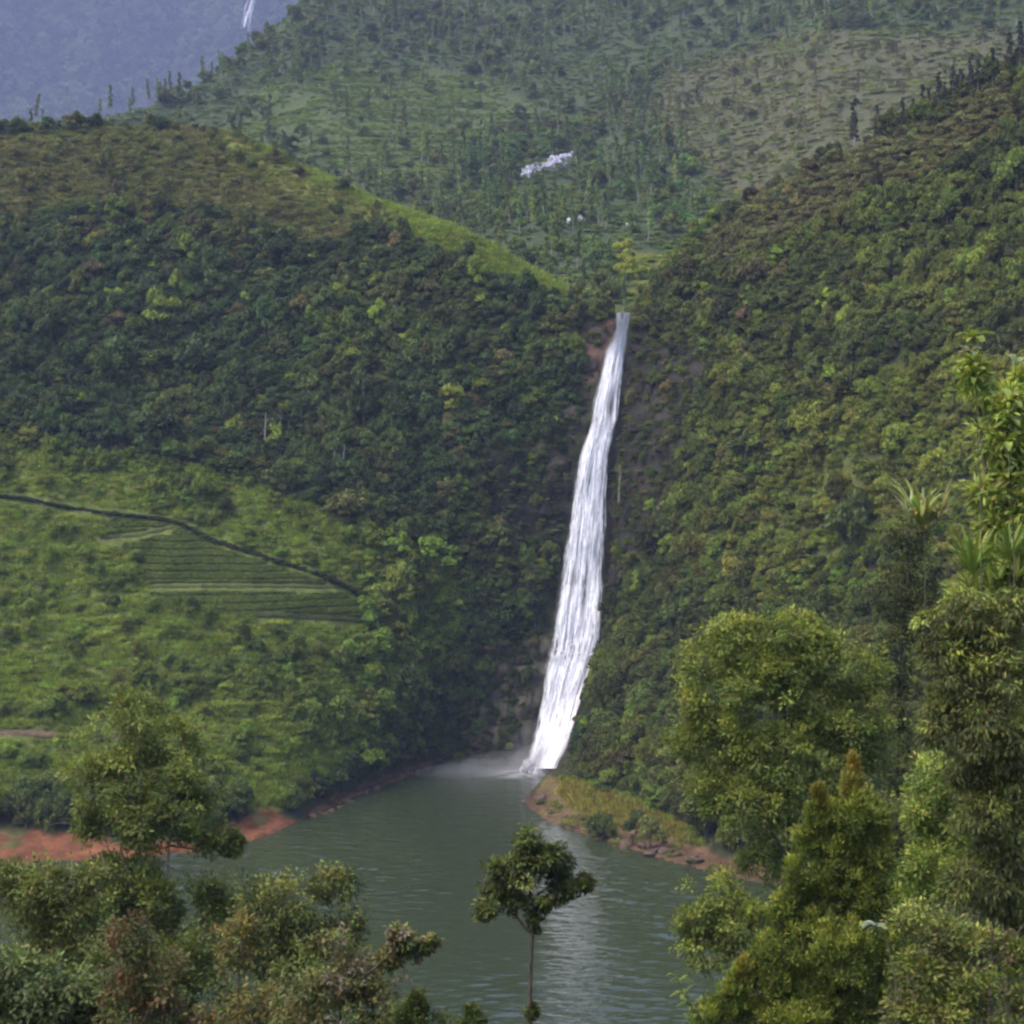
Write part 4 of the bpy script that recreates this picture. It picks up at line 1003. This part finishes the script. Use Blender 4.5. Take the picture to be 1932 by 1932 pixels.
fg_tree('low_sapling', 'tiny sapling tip at the bottom edge left of the slim trunk', 32,
    [(890,1918,12,16),(885,1935,26,14)], [[(889,2000),(889,1950),(890,1912)]], [(.06, .085, .025), (.05, .07, .02)], (.11, .14, .04), .1, -.3, .35, 1.0, 19, .15, cat='sapling')
fg_tree('slim_tree', 'slim tree with a bare trunk and flat layered crown standing before the lake', 50,
    [(1002,1580,26,20),(972,1606,28,17),(1035,1602,34,20),(1005,1625,44,17),(950,1640,30,15),(1062,1632,26,18),(1000,1655,50,14),(940,1672,26,13),(1056,1660,34,14),(985,1690,44,12),(925,1706,22,12),(915,1722,14,9),(950,1722,16,14),(1045,1686,30,11),(1085,1676,18,9),(1105,1664,10,12),(968,1738,9,14),(1018,1705,20,10),(1008,1735,8,14),(1004,1908,5,12)],
    [[(1002,2050),(1001,1900),(1004,1760),(1000,1650),(1002,1590)],[(1003,1760),(1050,1700),(1095,1672)],[(1003,1760),(960,1715),(920,1716)],[(1002,1700),(1050,1650),(1065,1630)],[(1002,1700),(955,1660),(945,1640)]], [(.075, .095, .024), (.095, .115, .03), DK], (.15, .17, .04), .16, .25, .42, .9, 20, .2, None, .15, gap=.52)
fg_tree('dark_tree', 'dark tree in the gap between the domed tree and the bushy right edge', 96,
    [(1690,1240,40,70),(1700,1350,45,70),(1690,1450,40,60),(1680,1130,34,45),(1730,1080,44,50),(1735,1150,44,50),(1690,1550,40,60),(1720,1010,40,34)],
    [[(1695,1960),(1695,1500),(1700,1200),(1715,1060)]], [DK, (.035, .042, .018), OL2], (.19, .19, .05), .22, .2, .42, .8, 21, .42, None, .15, gap=0.36)
fg_tree('domed_tree', 'broad domed yellow-green tree at the water on the right of the lake', 75,
    [(1420,1200,72,40),(1500,1195,64,36),(1350,1250,62,45),(1560,1240,64,42),(1620,1275,50,42),(1440,1280,85,55),(1540,1330,85,55),(1325,1330,46,46),(1300,1405,36,42),(1380,1390,75,55),(1480,1420,85,65),(1600,1370,62,55),(1335,1485,46,50),(1420,1510,72,55),(1520,1500,75,55),(1440,1610,56,52),(1365,1690,56,45),(1312,1735,44,42),(1400,1745,64,55),(1335,1795,50,32),(1580,1450,60,50),(1640,1400,40,60)],
    [[(1492,2000),(1494,1750),(1490,1550),(1480,1350),(1460,1230)],[(1492,1620),(1400,1500),(1350,1360)],[(1492,1600),(1560,1450),(1590,1300)]],
    [OL, (.095, .125, .026), (.12, .152, .03)], (.23, .25, .04), .2, .15, .42, .9, 22, .38, None, .35, gap=.4, bright=1.08)
ORG = (.26, .17, .03)
fg_tree('pointed_tree', 'pointed cone-shaped tree with orange tips in the lower right', 45,
    [(1611,1452,7,24,(.22, .17, .035)),(1608,1490,17,32,(.17, .16, .035)),(1544,1508,8,26,(.19, .17, .035)),(1540,1545,17,32),(1575,1545,28,40),(1642,1545,22,36),(1665,1560,9,22,(.17, .15, .035)),(1610,1540,30,40),(1518,1590,22,40),(1580,1610,44,50),(1648,1620,34,50),(1610,1600,40,40),(1500,1660,22,42),(1550,1690,50,52),(1630,1700,48,55),(1590,1660,50,50),(1476,1720,20,36),(1510,1760,48,52),(1590,1790,58,55),(1662,1790,40,55),(1455,1790,26,40),(1430,1820,22,36),(1460,1850,46,46),(1540,1870,66,52),(1640,1880,58,55),(1402,1835,9,26,(.2, .17, .035)),(1395,1860,22,36),(1372,1885,20,30),(1345,1905,22,26),(1330,1925,26,20),(1420,1920,60,40),(1500,1925,60,30),(1590,1930,60,30)],
    [[(1600,2010),(1602,1800),(1606,1600),(1610,1470)],[(1600,1900),(1500,1750),(1540,1540)],[(1600,1950),(1480,1880),(1370,1860)]],
    [(.10, .13, .026), (.13, .165, .03), (.08, .105, .024)], (.24, .26, .045), .12, -.75, .34, 1.15, 23, .2, None, .35, gap=.2, bright=1.08)
fg_tree('drooping_tree', 'dark drooping tree at the right edge below the palm-like leaves', 40,
    [(1850,1200,70,42),(1795,1265,52,52),(1900,1275,60,52),(1770,1345,34,52),(1850,1355,70,62),(1920,1395,46,70),(1880,1475,52,50),(1830,1150,60,34),(1910,1150,40,40),(1820,1440,45,45),(1860,1540,60,50),(1925,1500,40,60),(1900,1610,50,60),(1850,1660,60,60),(1920,1700,40,60),(1760,1200,30,40)],
    [[(1870,2010),(1868,1700),(1860,1400),(1850,1200)]], [(.08, .09, .028), (.11, .12, .032), (.06, .066, .022)], (.22, .24, .05), .15, .8, .3, 1.0, 24, .26, None, .25, gap=.22, bright=1.08)
fg_tree('bright_tree', 'bright green tree with small glossy leaves on the right, behind the pointed tree', 50,
    [(1765,1460,44,36),(1812,1495,46,40),(1740,1540,40,46),(1800,1580,55,46),(1862,1560,46,46),(1740,1630,42,46),(1820,1660,56,46),(1892,1640,46,46),(1912,1720,46,55),(1720,1710,40,40)],
    [[(1800,2010),(1800,1800),(1802,1600),(1800,1480)]], [(.13, .175, .034), (.10, .13, .03), (.15, .195, .036)], (.26, .30, .06), .15, 0, .42, .95, 25, .3, None, .35, bright=1.08)
fg_tree('mixed_shrub', 'mixed olive shrubbery with brown twigs in the bottom right corner', 33,
    [(1725,1755,42,42),(1790,1765,52,42),(1860,1800,52,42),(1730,1840,52,42),(1815,1870,62,44),(1900,1880,52,50),(1760,1920,62,38),(1915,1800,30,40),(1860,1930,60,30),(1700,1900,36,44)],
    [[(1800,2010),(1802,1900),(1800,1780)],[(1810,1930),(1870,1820),(1935,1740)]], [OL, (.13, .14, .034), (.10, .085, .04), (.13, .165, .034)], (.26, .27, .06), .12, .1, .42, .8, 26, .24, cat='shrub', bright=1.08)

fg_tree('bushy_tree', 'dense bushy tree filling the gap behind the pointed tree and the bright one', 84,
    [(1500,1640,60,60),(1580,1660,60,60),(1660,1640,60,60),(1740,1660,60,60),(1820,1640,60,60),(1900,1620,60,60),(1480,1750,70,60),(1570,1780,70,60),(1680,1780,70,60),(1780,1780,70,60),(1890,1760,70,60),(1700,1560,50,50),(1640,1540,50,50),(1800,1880,80,60),(1660,1900,80,60),(1500,1880,80,60),(1900,1900,80,60),(1880,1520,50,50)],
    [[(1690,2050),(1690,1850),(1690,1650)],[(1690,1850),(1560,1700)],[(1690,1850),(1850,1680)]], [DK, OL2, (.10, .12, .028)], (.19, .20, .04), .21, .15, .42, .55, 27, .42, None, .2, gap=.2, bright=1.08)
fg_tree('shady_shrub', 'shady green shrub behind the red and pinkish shrubs at the bottom left', 48,
    [(220,1830,60,55),(330,1850,60,50),(400,1800,45,45),(410,1880,60,50),(520,1880,50,45),(300,1920,80,40),(180,1900,60,40),(580,1840,45,40)],
    [[(330,2010),(330,1900),(325,1840)],[(330,1930),(420,1880),(520,1860)]], [OL2, DK, OL], (.12, .14, .035), .17, .2, .42, .6, 28, .32, None, .2, cat='shrub')
fg_tree('edge_tree', 'long-leaved bright tree climbing the right edge above the drooping tree', 46,
    [(1905,770,26,40),(1885,830,26,34),(1925,840,22,40),(1900,900,36,40),(1865,930,24,30),(1920,970,30,40),(1885,1000,30,36),(1925,1060,26,40),(1860,1060,26,30),(1890,1110,46,40),(1840,1130,40,30),(1925,720,14,26),(1850,735,20,26),(1838,700,14,20)],
    [[(1900,2010),(1898,1500),(1894,1100),(1900,900),(1908,740)],[(1896,1000),(1862,900),(1845,760),(1840,690)]], [YGA, (.13, .16, .035), (.17, .19, .045)], (.27, .30, .07), .30, .25, .26, .8, 29, .26, None, .35, gap=.36, per=28, bright=1.35)
# strap-leaved stalks on the right
M_STEM = bark_mat('green_stem', (.05, .055, .025), (.13, .13, .07))
def rosette(g, P0, n, L, rng, col, upness=.9, width=.05, arch=.9):
    for k in range(int(n * 1.9)):
        a = rng.random() * 6.283; d = np.array((math.cos(a), math.sin(a) * .8, 0)); e = upness * (.5 + .8 * rng.random()); ln = L * (.6 + .6 * rng.random())
        t = np.linspace(0, 1, 7)[:, None]
        path_ = P0 + (d * (t * .9) + np.array((0, 0, 1.)) * (t * e - arch * t * t * .75)) * ln
        tan = norm(np.gradient(path_, axis=0)); side = norm(np.cross(tan, np.array((0, 0, 1.)) + d * .3))
        wv = width * (.35 + 1.2 * np.sin(np.pi * np.clip(t * .92 + .04, 0, 1)))
        V = np.stack([path_ - side * wv, path_ + np.array((0, 0, -.012)), path_ + side * wv], 1).reshape(-1, 3)
        g.put(V, grid_faces(7, 3), np.clip(np.array(col) * (.7 + .6 * rng.random()) * (1 + .1 * rng.normal(size=3)), .01, .8))
def stalk(name, label, Y, stems, whorls, col, seed, L=.66, width=.06, up=.9, arch=.9):
    rng = np.random.default_rng(seed)
    P0 = at(*stems[0][0], Y); gz = drop(P0[0], P0[1], nbvh) or 0
    org = np.array((P0[0], P0[1], gz)); root = empty(name, org, label, 'plant')
    for si, st in enumerate(stems):
        pts = np.array([at(x, y, Y) for (x, y) in st])
        if si == 0: pts = np.concatenate([[(P0[0], P0[1], gz - .2)], pts])
        g = Geo(); g.tube(pts - org, np.linspace(.022, .009, len(pts)), 6); add('stem', g.mesh('stem', [M_STEM], True), root)
    for (x, y, n_, s, c) in whorls:
        g = Geo(); rosette(g, at(x, y, Y + rng.normal() * .1) - org, n_, L * s, rng, c or col, up, width * s, arch)
        add('leaf_whorl', g.mesh('leaf_whorl', [M_LEAF]), root)
YG1, YG2, PAL = (.24, .28, .06), (.16, .20, .045), (.40, .42, .28)
stalk('tall_stalk', 'tallest pale stalk with whorls of long bright leaves at the right edge', 43, [[(1850,1180),(1852,1000),(1846,850),(1840,720),(1838,630)],[(1848,860),(1870,780),(1880,740)]],
      [(1838,640,7,.9,YG1),(1832,668,5,.7,PAL),(1846,690,8,.9,YG1),(1840,715,9,.8,YG2),(1852,735,7,.7,YG2),(1880,750,7,.8,YG1),(1848,800,5,.6,YG2),(1852,860,6,.7,YG2)], YG1, 41)
stalk('leaning_stalk', 'leafy stalk leaning out at the right edge beneath a pale arching leaf', 42, [[(1915,1150),(1912,1000),(1905,880),(1908,760),(1918,680)]],
      [(1916,690,5,.9,PAL),(1908,760,9,1.0,YG1),(1912,800,8,.9,YG2),(1900,840,9,1.0,YG1),(1908,910,10,1.0,YG1),(1880,935,8,.8,YG2),(1915,970,9,.9,YG2),(1895,900,6,.8,YG2)], YG1, 42)
stalk('fan_leaved_plant', 'bright plant with a palm-like fan of upright leaves above the drooping tree', 44, [[(1838,1200),(1838,1140),(1838,1095)]],
      [(1836,1085,30,1.3,(.20, .27, .05)),(1830,1108,9,1.1,YG2),(1870,1110,8,.8,YG1)], YG1, 43, .62, .024, 1.6, .8)
stalk('small_fan_plant', 'smaller fan of bright upright leaves beside the palm-like fan at the edge', 43, [[(1905,1180),(1905,1100),(1904,1060)]],
      [(1904,1055,24,1.1,(.19, .25, .05)),(1920,1090,8,.9,YG1),(1885,1095,7,.8,YG2)], YG1, 44, .62, .024, 1.6, .8)
stalk('yellow_clump', 'yellowish strap-leaved clump with pale dry tips above the dark tree', 60, [[(1745,1120),(1745,1040),(1744,970)]],
      [(1735,985,16,2.0,(.32, .33, .09)),(1770,985,16,1.5,(.34, .30, .16)),(1715,985,9,1.2,(.36, .38, .24)),(1745,1005,18,1.6,(.2, .2, .06))], YG1, 45, .6, .02, 1.7, .9)
stalk('dangling_twig', 'small leafy twig hanging over the water left of the pointed tree', 40, [[(1335,1980),(1330,1930),(1300,1895),(1284,1850)]],
      [(1284,1850,6,.5,YG2),(1290,1875,6,.55,YG2),(1303,1898,6,.55,YG2),(1318,1915,5,.5,YG2)], YG2, 46)
stalk('pale_leaf_twig', 'twig carrying one large whitish drooping leaf between pointed tree and corner shrubs', 32, [[(1690,1960),(1690,1850),(1672,1765),(1650,1742)]],
      [(1652,1744,3,.9,(.24, .28, .18)),(1660,1752,4,.8,(.2, .25, .12))], YG2, 47, .3, .05)

# ------------------------------------------------------------------ spray and haze
def volume_mat(name, dens, col, aniso=0.0):
    m, ns, ls = newmat(name)
    out = N(ns, 'ShaderNodeOutputMaterial'); v = N(ns, 'ShaderNodeVolumePrincipled')
    v.inputs['Color'].default_value = (*col, 1); v.inputs['Density'].default_value = dens; v.inputs['Anisotropy'].default_value = aniso
    ls.new(v.outputs[0], out.inputs['Volume'])
    return m
def ellipsoid(c, r, seg=24):
    a = np.linspace(0, 2 * np.pi, seg, endpoint=False); b = np.linspace(-np.pi / 2 + .08, np.pi / 2 - .08, 12)
    V = np.array([[math.cos(q) * math.cos(p), math.sin(q) * math.cos(p), math.sin(p)] for p in b for q in a]) * r + c
    F = [(i * seg + k, i * seg + (k + 1) % seg, (i + 1) * seg + (k + 1) % seg, (i + 1) * seg + k) for i in range(11) for k in range(seg)]
    return V, F
import bmesh
def volume_blob(name, c, r, mat_, label):
    bm = bmesh.new(); bmesh.ops.create_icosphere(bm, subdivisions=3, radius=1)
    for v in bm.verts: v.co = Vector((v.co.x * r[0], v.co.y * r[1], v.co.z * r[2]))
    me = bpy.data.meshes.new(name); bm.to_mesh(me); bm.free(); me.materials.append(mat_)
    o = add(name, me, None, label, 'spray', None, 'stuff'); o.location = c
M_SPRAY = volume_mat('spray', .05, (.95, .95, 1))
SPR2 = volume_mat('thin_spray', .02, (.95, .95, 1))
for (x, y, r, m_, lab) in ((1015,1450,(6,4,5),M_SPRAY,'white spray rising at the foot of the waterfall'),(985,1452,(7,4,3.2),SPR2,'spray drifting just left of the foot of the waterfall'),(950,1454,(9,5,4),SPR2,'thin mist over the pool below the rock slab'),
                         (905,1456,(9,5,2.6),SPR2,'faint mist low over the pool farther left of the falls'),(860,1458,(8,4,1.8),SPR2,'faintest mist at the left end of the pool'),(1000,1447,(5,3,9),SPR2,'tall veil of spray beside the lowest part of the falls')):
    volume_blob('spray_mist', on_lake(x, y) + (0, -4, .6), r, m_, lab)
bm = bmesh.new(); bmesh.ops.create_cube(bm, size=1)
for v in bm.verts: v.co = Vector((v.co.x * 6400, 2250 + v.co.y * 5000, 0 if v.co.z < 0 else 0)) + Vector((0, 0, -7.5 if v.co.z < 0 else 1420))
me = bpy.data.meshes.new('haze'); bm.to_mesh(me); bm.free()
me.materials.append(volume_mat('haze', .00016, (.44, .51, .80)))
add('haze', me, None, 'thin blue haze filling the valley air', 'haze', None, 'stuff')
